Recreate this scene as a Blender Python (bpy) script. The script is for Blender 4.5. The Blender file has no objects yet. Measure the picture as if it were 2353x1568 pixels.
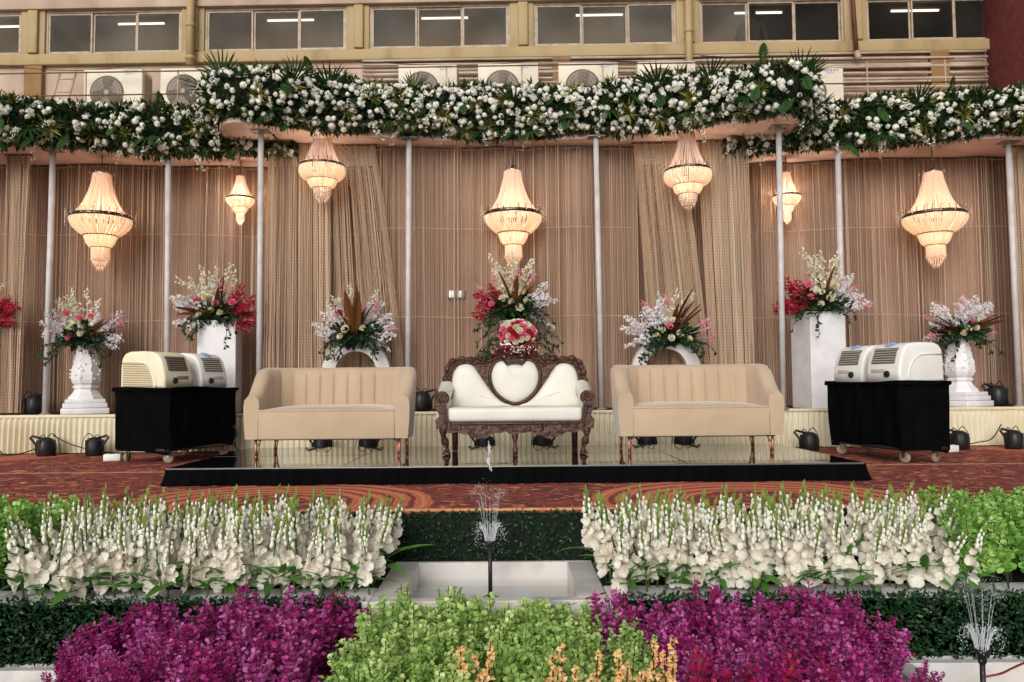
import bpy, bmesh, math, random
import numpy as np
from mathutils import Vector, Matrix, Euler

R = math.radians
SC = bpy.context.scene
COL = SC.collection
rng = np.random.default_rng(7)
random.seed(7)

# ------------------------------------------------------------------ camera, sky, sun, exposure
ZC = 0.74                      # eye height above the carpet
FV = 1830.0                    # focal length in the units of a 2353 px wide picture (28 mm)
cam_d = bpy.data.cameras.new('camera')
cam_d.sensor_width = 36.0
cam_d.lens = 36.0 * FV / 2353.0
cam_d.clip_start = 0.05
cam_d.clip_end = 600
cam = bpy.data.objects.new('camera', cam_d)
COL.objects.link(cam)
CAM_M = Matrix.Rotation(R(90 + 3.1), 4, 'X') @ Matrix.Rotation(R(-0.49), 4, 'Z')
cam.matrix_world = Matrix.Translation((0, 0, ZC)) @ CAM_M
SC.camera = cam

world = bpy.data.worlds.new('World')
SC.world = world
world.use_nodes = True
wn = world.node_tree.nodes
wl = world.node_tree.links
bg = wn['Background']
sky = wn.new('ShaderNodeTexSky')
sky.sky_type = 'NISHITA'
sky.sun_disc = False
sky.sun_elevation = R(24)
sky.sun_rotation = R(195)
sky.air_density = 1.0
sky.dust_density = 3.0
hs = wn.new('ShaderNodeHueSaturation')
hs.inputs['Saturation'].default_value = 0.10      # high thin cloud: an almost white sky
wl.new(sky.outputs[0], hs.inputs['Color'])
wl.new(hs.outputs[0], bg.inputs['Color'])
bg.inputs['Strength'].default_value = 0.115

sun_d = bpy.data.lights.new('sun', 'SUN')
sun_d.energy = 1.0
sun_d.angle = R(35)
sun_d.color = (1.0, 0.95, 0.88)
sun = bpy.data.objects.new('sun', sun_d)
COL.objects.link(sun)
sun.rotation_euler = Euler((R(66), 0, R(-15)), 'XYZ')

SC.view_settings.view_transform = 'Standard'
SC.view_settings.look = 'None'
SC.view_settings.gamma = 1
SC.view_settings.use_curve_mapping = False
SC.view_settings.exposure = 0.28
SC.cycles.max_bounces = 8
SC.cycles.transparent_max_bounces = 16
SC.cycles.sample_clamp_indirect = 4.0
SC.cycles.caustics_reflective = False
SC.cycles.caustics_refractive = False

C3 = CAM_M.to_3x3()
def P(vx, vy, D):
    """world point at depth D (metres along +Y) seen at (vx, vy) of the photograph"""
    d = C3 @ Vector(((vx - 1176.5) / FV, -(vy - 784.0) / FV, -1.0))
    t = D / d.y
    return Vector((0, 0, ZC)) + d * t

# ------------------------------------------------------------------ helpers
def lin(c):
    return tuple(((x / 255.0) / 12.92 if x / 255.0 <= 0.04045 else ((x / 255.0 + 0.055) / 1.055) ** 2.4) for x in c)

def tag(o, label=None, cat=None, group=None, kind=None):
    if label: o['label'] = label
    if cat: o['category'] = cat
    if group: o['group'] = group
    if kind: o['kind'] = kind
    return o

def thing(name, label, cat, loc=(0, 0, 0), rz=0.0, group=None):
    o = bpy.data.objects.new(name, None)
    COL.objects.link(o)
    o.empty_display_size = 0.1
    o.location = loc
    o.rotation_euler = (0, 0, rz)
    return tag(o, label, cat, group)

def link(me, name, parent=None, loc=None, rot=None, scale=None, label=None, kind=None):
    o = bpy.data.objects.new(name, me)
    COL.objects.link(o)
    if parent is not None: o.parent = parent
    if loc is not None: o.location = loc
    if rot is not None: o.rotation_euler = rot
    if scale is not None: o.scale = scale if hasattr(scale, '__len__') else (scale,) * 3
    if label: o['label'] = label
    if kind: o['kind'] = kind
    return o

KIDS = {}
def dup(o, parent=None, loc=None, rz=None, label=None):
    c = o.copy()
    COL.objects.link(c)
    if parent is not None: c.parent = parent
    if loc is not None: c.location = loc
    if rz is not None: c.rotation_euler = (0, 0, rz)
    if label: c['label'] = label
    for ch in list(o.children):
        dup(ch, c)
    return c

class MB:
    def __init__(s):
        s.v = []; s.f = []; s.m = []; s.s = []; s.n = 0
    def add(s, verts, faces, mat=0, smooth=False):
        s.v.append(np.asarray(verts, float).reshape(-1, 3))
        n = s.n
        for f in faces:
            s.f.append(tuple(i + n for i in f))
        k = len(faces)
        s.m += [mat] * k
        s.s += [smooth] * k
        s.n += len(s.v[-1])
        return s
    def batch(s, tv, tf, Rs, ts, sc=None, mat=0, smooth=False):
        """copies of a template: Rs (k,3,3), ts (k,3), sc (k,) or (k,3)"""
        tv = np.asarray(tv, float)
        k = len(ts)
        if k == 0: return s
        v = np.broadcast_to(tv, (k,) + tv.shape)
        if sc is not None:
            sc = np.asarray(sc, float)
            v = v * (sc[:, None, None] if sc.ndim == 1 else sc[:, None, :])
        v = np.einsum('kij,knj->kni', Rs, v) + np.asarray(ts)[:, None, :]
        nt = len(tv)
        s.v.append(v.reshape(-1, 3))
        base = s.n
        for i in range(k):
            b = base + i * nt
            for f in tf:
                s.f.append(tuple(j + b for j in f))
        s.s += [smooth] * (k * len(tf))
        if np.ndim(mat) == 0:
            s.m += [int(mat)] * (k * len(tf))
        else:
            for mi in mat: s.m += [int(mi)] * len(tf)
        s.n += k * nt
        return s
    def box(s, c, size, mat=0, M=None):
        x, y, z = [a / 2.0 for a in size]
        v = np.array([[-x,-y,-z],[x,-y,-z],[x,y,-z],[-x,y,-z],[-x,-y,z],[x,-y,z],[x,y,z],[-x,y,z]])
        if M is not None: v = v @ np.array(M).T
        v = v + np.array(c)
        return s.add(v, [(0,3,2,1),(4,5,6,7),(0,1,5,4),(1,2,6,5),(2,3,7,6),(3,0,4,7)], mat)
    def bbox(s, c, size, bev=0.01, seg=2, mat=0, M=None, smooth=True):
        bm = bmesh.new()
        bmesh.ops.create_cube(bm, size=1.0)
        for v in bm.verts: v.co = Vector((v.co.x * size[0], v.co.y * size[1], v.co.z * size[2]))
        bmesh.ops.bevel(bm, geom=list(bm.edges), offset=min(bev, min(size) * 0.49), segments=seg, profile=0.5, affect='EDGES')
        bm.verts.index_update()
        v = np.array([list(x.co) for x in bm.verts]); f = [tuple(a.index for a in q.verts) for q in bm.faces]
        bm.free()
        if M is not None: v = v @ np.array(M).T
        return s.add(v + np.array(c), f, mat, smooth)
    def tube(s, pts, r, seg=6, mat=0, caps=True, smooth=True):
        pts = np.asarray(pts, float); n = len(pts)
        rr = np.full(n, r, float) if np.ndim(r) == 0 else np.asarray(r, float)
        t = np.gradient(pts, axis=0) if n > 2 else np.tile(pts[1] - pts[0], (2, 1))
        t /= np.linalg.norm(t, axis=1)[:, None] + 1e-12
        ref = np.array([0, 0, 1.0]) if abs(t[0][2]) < 0.9 else np.array([1.0, 0, 0])
        u = np.cross(t[0], ref); u /= np.linalg.norm(u)
        vs = []
        a = np.arange(seg) * 2 * math.pi / seg
        for i in range(n):
            u = u - t[i] * np.dot(u, t[i]); u /= np.linalg.norm(u) + 1e-12
            w = np.cross(t[i], u)
            vs.append(pts[i] + rr[i] * (np.cos(a)[:, None] * u + np.sin(a)[:, None] * w))
        f = []
        for i in range(n - 1):
            for j in range(seg):
                k = (j + 1) % seg
                f.append((i*seg+j, i*seg+k, (i+1)*seg+k, (i+1)*seg+j))
        if caps:
            f.append(tuple(range(seg - 1, -1, -1)))
            f.append(tuple((n-1)*seg + j for j in range(seg)))
        return s.add(np.vstack(vs), f, mat, smooth)
    def lathe(s, prof, seg=24, c=(0,0,0), mat=0, caps=True, smooth=True, square=0.0, M=None):
        vs = []
        a = (np.arange(seg) + 0.5) * 2 * math.pi / seg
        for r, z in prof:
            x, y = np.cos(a), np.sin(a)
            if square:
                k = 1 / np.maximum(np.abs(x), np.abs(y)); x = x * (1 - square + square * k); y = y * (1 - square + square * k)
            vs.append(np.stack([r * x, r * y, np.full(seg, z)], 1))
        f = []
        n = len(prof)
        for i in range(n - 1):
            for j in range(seg):
                k = (j + 1) % seg
                f.append((i*seg+j, i*seg+k, (i+1)*seg+k, (i+1)*seg+j))
        if caps:
            f.append(tuple(range(seg - 1, -1, -1)))
            f.append(tuple((n-1)*seg + j for j in range(seg)))
        v = np.vstack(vs)
        if M is not None: v = v @ np.array(M).T
        return s.add(v + np.array(c), f, mat, smooth)
    def grid(s, fn, nu, nv, mat=0, smooth=True, closed_u=False):
        v = [fn(i / nu, j / nv) for j in range(nv + 1) for i in range(nu + (0 if closed_u else 1))]
        w = nu if closed_u else nu + 1
        f = []
        for j in range(nv):
            for i in range(nu):
                k = (i + 1) % w if closed_u else i + 1
                f.append((j*w+i, j*w+k, (j+1)*w+k, (j+1)*w+i))
        return s.add(v, f, mat, smooth)
    def prism(s, poly, y0, y1, mat=0, smooth=False, cap=True):
        """polygon given as (x, z) extruded from y0 to y1"""
        n = len(poly)
        v = [(x, y0, z) for x, z in poly] + [(x, y1, z) for x, z in poly]
        f = [(i, (i+1) % n, n + (i+1) % n, n + i) for i in range(n)]
        if cap:
            f += [tuple(range(n - 1, -1, -1)), tuple(range(n, 2 * n))]
        return s.add(v, f, mat, smooth)
    def puff(s, poly, c, y0, d, mat=0, back=0.04):
        """upholstered pad: outline (x, z), swelling towards -y round the point c"""
        p = np.array(poly); c = np.array(c); n = len(p)
        lv = [(1.0, y0 + back), (1.0, y0), (0.97, y0 - d * 0.38), (0.90, y0 - d * 0.7), (0.72, y0 - d * 0.92), (0.4, y0 - d), (0.12, y0 - d)]
        vs = []
        for k, y in lv:
            q = c + (p - c) * k
            vs.append(np.stack([q[:, 0], np.full(n, y), q[:, 1]], 1))
        f = []
        for i in range(len(lv) - 1):
            for j in range(n):
                k = (j + 1) % n
                f.append((i*n+j, i*n+k, (i+1)*n+k, (i+1)*n+j))
        f.append(tuple((len(lv)-1)*n + j for j in range(n)))
        return s.add(np.vstack(vs), f, mat, True)
    def ball(s, c, r, mat=0, seg=8, rings=5, scale=(1, 1, 1)):
        v = [(0, 0, 1)]; f = []
        for i in range(1, rings):
            t = math.pi * i / rings
            for j in range(seg):
                a = 2 * math.pi * j / seg
                v.append((math.sin(t)*math.cos(a), math.sin(t)*math.sin(a), math.cos(t)))
        v.append((0, 0, -1))
        for j in range(seg):
            f.append((0, 1 + j, 1 + (j+1) % seg))
            f.append((len(v) - 1, 1 + (rings-2)*seg + (j+1) % seg, 1 + (rings-2)*seg + j))
        for i in range(rings - 2):
            for j in range(seg):
                k = (j+1) % seg
                f.append((1+i*seg+j, 1+(i+1)*seg+j, 1+(i+1)*seg+k, 1+i*seg+k))
        return s.add(np.array(v) * r * np.array(scale) + np.array(c), f, mat, True)
    def mesh(s, name, mats):
        me = bpy.data.meshes.new(name)
        v = np.vstack(s.v) if s.v else np.zeros((0, 3))
        me.from_pydata(v.tolist(), [], s.f)
        for m in (mats if isinstance(mats, (list, tuple)) else [mats]): me.materials.append(m)
        if s.f:
            me.polygons.foreach_set('material_index', np.array(s.m, dtype=np.int32))
            me.polygons.foreach_set('use_smooth', np.array(s.s, dtype=bool))
        me.update()
        return me
    def build(s, name, mats, parent=None, **kw):
        return link(s.mesh(name, mats), name, parent, **kw)

def frames(d, roll):
    """rotation matrices whose Y axis is d, rolled about it"""
    d = np.asarray(d, float); d = d / (np.linalg.norm(d, axis=1)[:, None] + 1e-9)
    ref = np.where(np.abs(d[:, 2:3]) < 0.95, np.array([[0, 0, 1.0]]), np.array([[1.0, 0, 0]]))
    x = np.cross(d, ref); x /= np.linalg.norm(x, axis=1)[:, None]
    z = np.cross(x, d)
    c, q = np.cos(roll)[:, None], np.sin(roll)[:, None]
    x2 = x * c + z * q
    z2 = np.cross(x2, d)
    return np.stack([x2, d, z2], 2)

def smooth_poly(p, k=4, closed=True):
    p = np.array(p, float); n = len(p); out = []
    for i in range(n if closed else n-1):
        a, b, c, d = (p[(i-1) % n], p[i], p[(i+1) % n], p[(i+2) % n]) if closed else (p[max(0, i-1)], p[i], p[i+1], p[min(n-1, i+2)])
        for t_ in np.linspace(0, 1, k, endpoint=False):
            out.append(0.5*((2*b) + (-a+c)*t_ + (2*a-5*b+4*c-d)*t_**2 + (-a+3*b-3*c+d)*t_**3))
    if not closed: out.append(p[-1])
    return [tuple(q) for q in out]

def rdir(k, g=rng):
    d = g.normal(size=(k, 3)); return d / np.linalg.norm(d, axis=1)[:, None]

def Rz(a): return np.array([[math.cos(a), -math.sin(a), 0], [math.sin(a), math.cos(a), 0], [0, 0, 1]])
def Rx(a): return np.array([[1, 0, 0], [0, math.cos(a), -math.sin(a)], [0, math.sin(a), math.cos(a)]])
def Ry(a): return np.array([[math.cos(a), 0, math.sin(a)], [0, 1, 0], [-math.sin(a), 0, math.cos(a)]])

# ------------------------------------------------------------------ materials
def new_mat(name):
    m = bpy.data.materials.new(name); m.use_nodes = True
    return m, m.node_tree.nodes, m.node_tree.links, m.node_tree.nodes['Principled BSDF']

def mat(name, c, rough=0.6, metal=0.0, c2=None, scale=6.0, detail=4.0, bump=0.0, bscale=None, spec=0.4, sheen=0.0, stretch=None,
        island=False, obj=False, emit=None, estr=0.0, transl=0.0, coat=0.0, lo=0.35, hi=0.65, c3=None):
    m, n, l, b = new_mat(name)
    b.inputs['Roughness'].default_value = rough
    b.inputs['Metallic'].default_value = metal
    b.inputs['Specular IOR Level'].default_value = spec
    b.inputs['Coat Weight'].default_value = coat
    if sheen:
        b.inputs['Sheen Weight'].default_value = sheen
        b.inputs['Sheen Roughness'].default_value = 0.4
    A = (*lin(c), 1)
    b.inputs['Base Color'].default_value = A
    col = None
    tc = n.new('ShaderNodeTexCoord'); mp = n.new('ShaderNodeMapping')
    l.new(tc.outputs['Object'], mp.inputs['Vector'])
    if stretch: mp.inputs['Scale'].default_value = stretch
    if c2 is not None:
        rp = n.new('ShaderNodeValToRGB')
        rp.color_ramp.elements[0].position = lo; rp.color_ramp.elements[1].position = hi
        rp.color_ramp.elements[0].color = A
        rp.color_ramp.elements[1].color = (*lin(c2), 1)
        if c3 is not None:
            e = rp.color_ramp.elements.new((lo + hi) / 2); e.color = (*lin(c3), 1)
        if island:
            ge = n.new('ShaderNodeNewGeometry'); src = ge.outputs['Random Per Island']
            rp.color_ramp.elements[0].position = 0.0; rp.color_ramp.elements[-1].position = 1.0
            if obj:
                oi = n.new('ShaderNodeObjectInfo'); ad = n.new('ShaderNodeMath'); ad.operation = 'MULTIPLY_ADD'
                l.new(oi.outputs['Random'], ad.inputs[0]); ad.inputs[1].default_value = 0.5
                mu = n.new('ShaderNodeMath'); mu.operation = 'MULTIPLY'; mu.inputs[1].default_value = 0.6
                l.new(src, mu.inputs[0]); l.new(mu.outputs[0], ad.inputs[2]); src = ad.outputs[0]
        elif obj:
            oi = n.new('ShaderNodeObjectInfo'); src = oi.outputs['Random']
            rp.color_ramp.elements[0].position = 0.0; rp.color_ramp.elements[-1].position = 1.0
        else:
            nz = n.new('ShaderNodeTexNoise'); nz.inputs['Scale'].default_value = scale; nz.inputs['Detail'].default_value = detail
            l.new(mp.outputs[0], nz.inputs['Vector']); src = nz.outputs['Fac']
        l.new(src, rp.inputs['Fac']); col = rp.outputs[0]
        l.new(col, b.inputs['Base Color'])
    if bump:
        nb = n.new('ShaderNodeTexNoise'); nb.inputs['Scale'].default_value = bscale or scale * 4; nb.inputs['Detail'].default_value = 5
        l.new(mp.outputs[0], nb.inputs['Vector'])
        bp = n.new('ShaderNodeBump'); bp.inputs['Strength'].default_value = bump; bp.inputs['Distance'].default_value = 0.02
        l.new(nb.outputs['Fac'], bp.inputs['Height']); l.new(bp.outputs[0], b.inputs['Normal'])
    if emit:
        b.inputs['Emission Color'].default_value = (*lin(emit), 1); b.inputs['Emission Strength'].default_value = estr
    if transl:
        tr = n.new('ShaderNodeBsdfTranslucent'); mx = n.new('ShaderNodeMixShader'); mx.inputs[0].default_value = transl
        out = n['Material Output']
        if col is not None: l.new(col, tr.inputs['Color'])
        else: tr.inputs['Color'].default_value = A
        l.new(b.outputs[0], mx.inputs[1]); l.new(tr.outputs[0], mx.inputs[2]); l.new(mx.outputs[0], out.inputs['Surface'])
    return m
# ------------------------------------------------------------------ shared materials
M_white_stone = mat('white_stone', (190, 188, 188), 0.55, c2=(214, 211, 209), scale=3, bump=0.1, c3=(205, 199, 192), lo=0.3, hi=0.7)
M_white_paint = mat('white_paint', (226, 224, 224), 0.5, c2=(206, 202, 202), scale=5, lo=0.3, hi=0.75, bump=0.06)
M_black_cloth = mat('black_cloth', (11, 11, 12), 0.9, c2=(7, 7, 8), scale=3, bump=0.15, bscale=120, spec=0.03)
M_black_plastic = mat('black_plastic', (20, 20, 21), 0.45, c2=(30, 30, 31), scale=20, spec=0.4)
M_black_rubber = mat('black_rubber', (16, 16, 16), 0.6, spec=0.3)
M_dark_metal = mat('dark_metal', (62, 58, 54), 0.4, metal=0.8)
M_chrome = mat('chrome', (190, 184, 176), 0.22, metal=1.0)
M_green_stem = mat('green_stem', (62, 92, 40), 0.5, c2=(84, 112, 48), obj=True, transl=0.1)

# ------------------------------------------------------------------ ground, carpeted floor, raised stage
M_ground = mat('ground_stone', (150, 147, 143), 0.8, c2=(122, 119, 115), scale=2.0, bump=0.2, detail=8)
g = MB()
g.grid(lambda u, v: (-60 + 120 * u, -60 + 140 * v, -0.66), 24, 28)
tag(g.build('ground', M_ground), 'grey stone paving of the courtyard', kind='structure')

def carpet_material():
    m, n, l, b = new_mat('patterned_carpet')
    b.inputs['Roughness'].default_value = 0.95; b.inputs['Specular IOR Level'].default_value = 0.1
    tc = n.new('ShaderNodeTexCoord')
    def math_(op, a, bb=None, c=None):
        q = n.new('ShaderNodeMath'); q.operation = op
        for i, x in enumerate((a, bb, c)):
            if x is None: continue
            if isinstance(x, (int, float)): q.inputs[i].default_value = x
            else: l.new(x, q.inputs[i])
        return q.outputs[0]
    sp = n.new('ShaderNodeSeparateXYZ'); l.new(tc.outputs['Object'], sp.inputs[0])
    def noise(scale, detail, dist, sc=(1, 1, 1)):
        mp = n.new('ShaderNodeMapping'); mp.inputs['Scale'].default_value = sc
        l.new(tc.outputs['Object'], mp.inputs[0])
        q = n.new('ShaderNodeTexNoise'); q.inputs['Scale'].default_value = scale; q.inputs['Detail'].default_value = detail
        q.inputs['Distortion'].default_value = dist; l.new(mp.outputs[0], q.inputs['Vector']); return q.outputs['Fac']
    def ramp(f, stops, interp='LINEAR'):
        r = n.new('ShaderNodeValToRGB'); r.color_ramp.interpolation = interp
        e = r.color_ramp.elements
        e[0].position, e[0].color = stops[0][0], (*lin(stops[0][1]), 1)
        e[1].position, e[1].color = stops[1][0], (*lin(stops[1][1]), 1)
        for p_, c_ in stops[2:]:
            q = e.new(p_); q.color = (*lin(c_), 1)
        l.new(f, r.inputs['Fac']); return r.outputs[0]
    wob = noise(3.0, 2.0, 0.3)
    wn_ = n.new('ShaderNodeTexNoise'); wn_.inputs['Scale'].default_value = 2.6; wn_.inputs['Detail'].default_value = 2; l.new(tc.outputs['Object'], wn_.inputs['Vector'])
    va = n.new('ShaderNodeVectorMath'); va.operation = 'MULTIPLY_ADD'; l.new(wn_.outputs['Color'], va.inputs[0]); va.inputs[1].default_value = (0.5, 0.5, 0); l.new(tc.outputs['Object'], va.inputs[2])
    mpv = n.new('ShaderNodeMapping'); mpv.inputs['Scale'].default_value = (4.2, 9.0, 1); mpv.inputs['Rotation'].default_value = (0, 0, 0.5); l.new(va.outputs[0], mpv.inputs[0])
    vo = n.new('ShaderNodeTexVoronoi'); vo.inputs['Scale'].default_value = 1.0; l.new(mpv.outputs[0], vo.inputs['Vector'])
    # leafy ground: marbled maroon, brick, orange and beige strokes
    leaf = noise(5.4, 1.0, 1.4, (1.0, 1.1, 1))
    leafcol = ramp(leaf, [(0.0, (92, 26, 20)), (0.36, (118, 36, 26)), (0.40, (150, 60, 40)), (0.43, (120, 40, 28)), (0.455, (96, 26, 20)), (0.55, (84, 22, 18)), (0.585, (164, 72, 44)), (0.615, (200, 140, 98)), (0.645, (122, 36, 26)), (1.0, (92, 26, 20))])
    fleck = ramp(vo.outputs['Distance'], [(0.0, (208, 146, 102)), (0.14, (204, 138, 94)), (0.20, (170, 72, 44)), (0.30, (128, 38, 26)), (0.34, (0, 0, 0))])
    fm = ramp(vo.outputs['Distance'], [(0.29, (255, 255, 255)), (0.33, (0, 0, 0))])
    lm = n.new('ShaderNodeMix'); lm.data_type = 'RGBA'; l.new(fm, lm.inputs[0]); l.new(leafcol, lm.inputs[6]); l.new(fleck, lm.inputs[7]); leafcol = lm.outputs[2]
    # ring medallions on a lattice
    def rings(ox, oy, px, py, rad):
        x = math_('SUBTRACT', math_('PINGPONG', math_('ADD', sp.outputs[0], -ox), px), 0.0)
        y = math_('PINGPONG', math_('ADD', sp.outputs[1], -oy), py)
        d = math_('SQRT', math_('ADD', math_('MULTIPLY', x, x), math_('MULTIPLY', y, y)))
        dw = math_('ADD', d, math_('MULTIPLY', math_('SUBTRACT', wob, 0.5), 0.10))
        return d, dw, rad
    def medal(ox, oy, px, py, rad, base):
        d, dw, rad = rings(ox, oy, px, py, rad)
        w = math_('SINE', math_('MULTIPLY', dw, 46.0))
        rc = ramp(math_('MULTIPLY_ADD', w, 0.5, 0.5), [(0.0, (108, 32, 24)), (0.16, (150, 58, 38)), (0.28, (196, 108, 74)), (0.75, (178, 88, 58)), (1.0, (206, 126, 90))])
        msk = math_('LESS_THAN', dw, rad)
        inner = math_('GREATER_THAN', dw, rad * 0.42)
        k = math_('MULTIPLY', msk, inner)
        mx = n.new('ShaderNodeMix'); mx.data_type = 'RGBA'
        l.new(k, mx.inputs[0]); l.new(base, mx.inputs[6]); l.new(rc, mx.inputs[7]); return mx.outputs[2]
    c = medal(-1.55, 5.05, 1.55, 3.7, 1.05, leafcol)
    c = medal(-5.9, 8.9, 5.95, 3.8, 1.0, c)
    nz = noise(160, 2, 0)
    mul = n.new('ShaderNodeMix'); mul.data_type = 'RGBA'; mul.blend_type = 'MULTIPLY'; mul.inputs[0].default_value = 0.10
    l.new(c, mul.inputs[6]); l.new(nz, mul.inputs[7])
    br = n.new('ShaderNodeBrightContrast'); br.inputs['Bright'].default_value = 0.06; br.inputs['Contrast'].default_value = 0.05
    l.new(mul.outputs[2], br.inputs['Color'])
    l.new(br.outputs[0], b.inputs['Base Color'])
    bp = n.new('ShaderNodeBump'); bp.inputs['Strength'].default_value = 0.3; bp.inputs['Distance'].default_value = 0.01
    l.new(nz, bp.inputs['Height']); l.new(bp.outputs[0], b.inputs['Normal'])
    return m
M_carpet = carpet_material()
c = MB(); c.box((0, 7.57, -0.3), (16, 5.7, 0.6))
carpet = tag(c.build('carpet_floor', M_carpet), 'red and orange swirl patterned carpet over the low stage floor', kind='structure')
e = MB(); e.bbox((0, 4.735, 0.004), (16, 0.05, 0.016), 0.006)
e.build('carpet_edging', mat('carpet_edge', (206, 150, 104), 0.9, c2=(188, 120, 78), scale=20), carpet)
e = MB()
for sx in (-1, 1): e.box((sx * 5.3, 7.02 + sx * 0.05, 0.004), (5.2, 0.055, 0.004))
e.build('carpet_seam_tape', mat('seam_tape', (178, 132, 100), 0.9, c2=(150, 96, 66), scale=14), carpet)

ST_Y, ST_Z = 9.0, 0.435
M_red_carpet = mat('red_carpet', (120, 32, 26), 0.95, c2=(88, 22, 20), scale=30, spec=0.1)
c = MB(); c.box((0, (ST_Y + 10.6) / 2 + 0.04, ST_Z / 2 + 0.01), (17, 1.58, ST_Z - 0.03))
tag(c.build('stage_floor', M_red_carpet), 'raised back stage with dark red carpet top', kind='structure')

M_cream = mat('cream_skirting', (214, 206, 180), 0.7, c2=(203, 192, 162), scale=2.5, bump=0.05, sheen=0.2)
def pleat(u, n_, seed=0):
    return math.sin(u * n_ * 2 * math.pi + 0.9 * math.sin(u * n_ * 0.37 + seed)) 
s = MB()
def skirt_fn(u, v):
    x = -8.4 + 16.8 * u
    a = 0.004 + 0.022 * min(1, (1 - v) * 5)
    y = ST_Y - 0.012 - a * (0.6 + pleat(u, 270)) * (0.75 + 0.25 * math.sin(x * 3.1)) - 0.02 * (1 - v) * (0.5 + 0.5 * math.sin(x * 1.7))
    return (x, y, 0.012 + (ST_Z - 0.02) * v)
s.grid(skirt_fn, 2700, 6)
sk = tag(s.build('stage_skirt', M_cream), 'cream pleated skirting cloth along the front of the raised stage', 'skirting cloth')
b_ = MB(); b_.bbox((0, ST_Y - 0.022, ST_Z - 0.012), (16.8, 0.02, 0.035), 0.006)
b_.build('top_band', mat('skirt_band', (216, 206, 174), 0.6, c2=(205, 192, 158), scale=4), sk)

# ------------------------------------------------------------------ school building behind
BY = 13.0
M_mustard = mat('mustard_paint', (166, 144, 104), 0.6, c2=(128, 105, 70), scale=2.2, bump=0.08, detail=9, c3=(162, 139, 98), stretch=(1, 1, 0.35), lo=0.3, hi=0.75)
M_pinkwall = mat('pink_plaster', (190, 167, 148), 0.8, c2=(150, 126, 108), scale=1.8, bump=0.15, detail=9, stretch=(1, 1, 0.3), lo=0.3, hi=0.8)
M_brick_paint = mat('red_brown_render', (112, 48, 44), 0.85, c2=(96, 38, 36), scale=7, bump=0.5, bscale=14)
M_alu = mat('window_aluminium', (176, 158, 136), 0.5, metal=0.0, c2=(150, 130, 108), scale=9, detail=7)
M_board = mat('grey_board', (138, 120, 99), 0.8, c2=(124, 107, 88), scale=0.8)
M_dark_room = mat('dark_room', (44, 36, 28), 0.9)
def glass_mat(name, sky_haze):
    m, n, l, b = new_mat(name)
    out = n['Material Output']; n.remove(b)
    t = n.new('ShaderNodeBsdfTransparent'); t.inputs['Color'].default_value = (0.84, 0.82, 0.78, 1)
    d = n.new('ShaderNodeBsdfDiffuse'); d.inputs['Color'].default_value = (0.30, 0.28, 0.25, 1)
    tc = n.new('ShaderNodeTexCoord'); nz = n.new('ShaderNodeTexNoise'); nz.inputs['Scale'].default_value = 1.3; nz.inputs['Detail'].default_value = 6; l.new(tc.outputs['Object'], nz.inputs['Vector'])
    mr = n.new('ShaderNodeMapRange'); mr.inputs[1].default_value = 0.3; mr.inputs[2].default_value = 0.7; mr.inputs[3].default_value = sky_haze * 0.5; mr.inputs[4].default_value = sky_haze * 1.5; l.new(nz.outputs['Fac'], mr.inputs[0])
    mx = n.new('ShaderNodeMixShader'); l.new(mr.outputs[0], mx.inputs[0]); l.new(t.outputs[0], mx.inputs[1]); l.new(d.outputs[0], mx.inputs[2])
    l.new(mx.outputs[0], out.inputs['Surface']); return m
M_glass = glass_mat('sky_hazed_window_glass', 0.16)  # grey diffuse share painted in for the sky reflected on the left panes
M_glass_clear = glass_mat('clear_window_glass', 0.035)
bld = thing('school_building', 'mustard framed building with a row of sliding windows behind the floral canopy', 'building', (0, BY, 0), R(-1.07))
ROT = Matrix.Rotation(R(1.07), 4, 'Z')
def BL(vx, vy, dy=0.0):
    """point on the facade (local to the building) seen at vx, vy; dy in front of it"""
    p = P(vx, vy, BY - 0.0187 * (vx - 1176) / FV * BY - dy) - Vector((0, BY, 0))
    return ROT.to_3x3() @ p
wins = [(-260, 52), (107, 420), (472, 798), (850, 1172), (1227, 1553), (1607, 1938), (1990, 2300)]
Zs = BL(1176, 112).z; Zt = Zs + 0.76; ZBM = BL(265, 152).z
wx = [(BL(a, 100).x, BL(b, 100).x) for a, b in wins]
wall = MB()
wall.box((0, 0.15, (ZBM + 3.0) / 2), (24, 0.3, ZBM - 3.0))                       # plaster below the sill beam
wall.box((0, 0.16, 9.0), (24, 0.3, 2 * (9.0 - Zt - 0.22)))
wall.build('wall', M_pinkwall, bld)
fr = MB()
fr.bbox((0, 0.06, (ZBM + Zs) / 2), (24, 0.32, Zs - ZBM - 0.004), 0.012)
fr.build('sill_beam', M_mustard, bld)
lt = MB(); lt.bbox((0, 0.05, Zt + 0.12), (24, 0.34, 0.24), 0.012); lt.build('lintel_beam', M_pinkwall, bld)
edges = [-12.0] + [q for w in wx for q in w] + [12.0]
for i in range(0, len(edges), 2):
    a, b = edges[i], edges[i + 1]
    if b - a < 0.05: continue
    p = MB(); p.bbox(((a + b) / 2, 0.07, (Zs + Zt) / 2), (b - a, 0.26, Zt - Zs), 0.01)
    if b - a < 2:
        p.bbox(((a + b) / 2 + 0.02, -0.085, (Zs + Zt) / 2), ((b - a) * 0.42, 0.07, Zt - Zs - 0.02), 0.02)
    p.build('pilaster', M_mustard, bld)
panes = [3, 3, 3, 3, 3, 3, 3]
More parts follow.
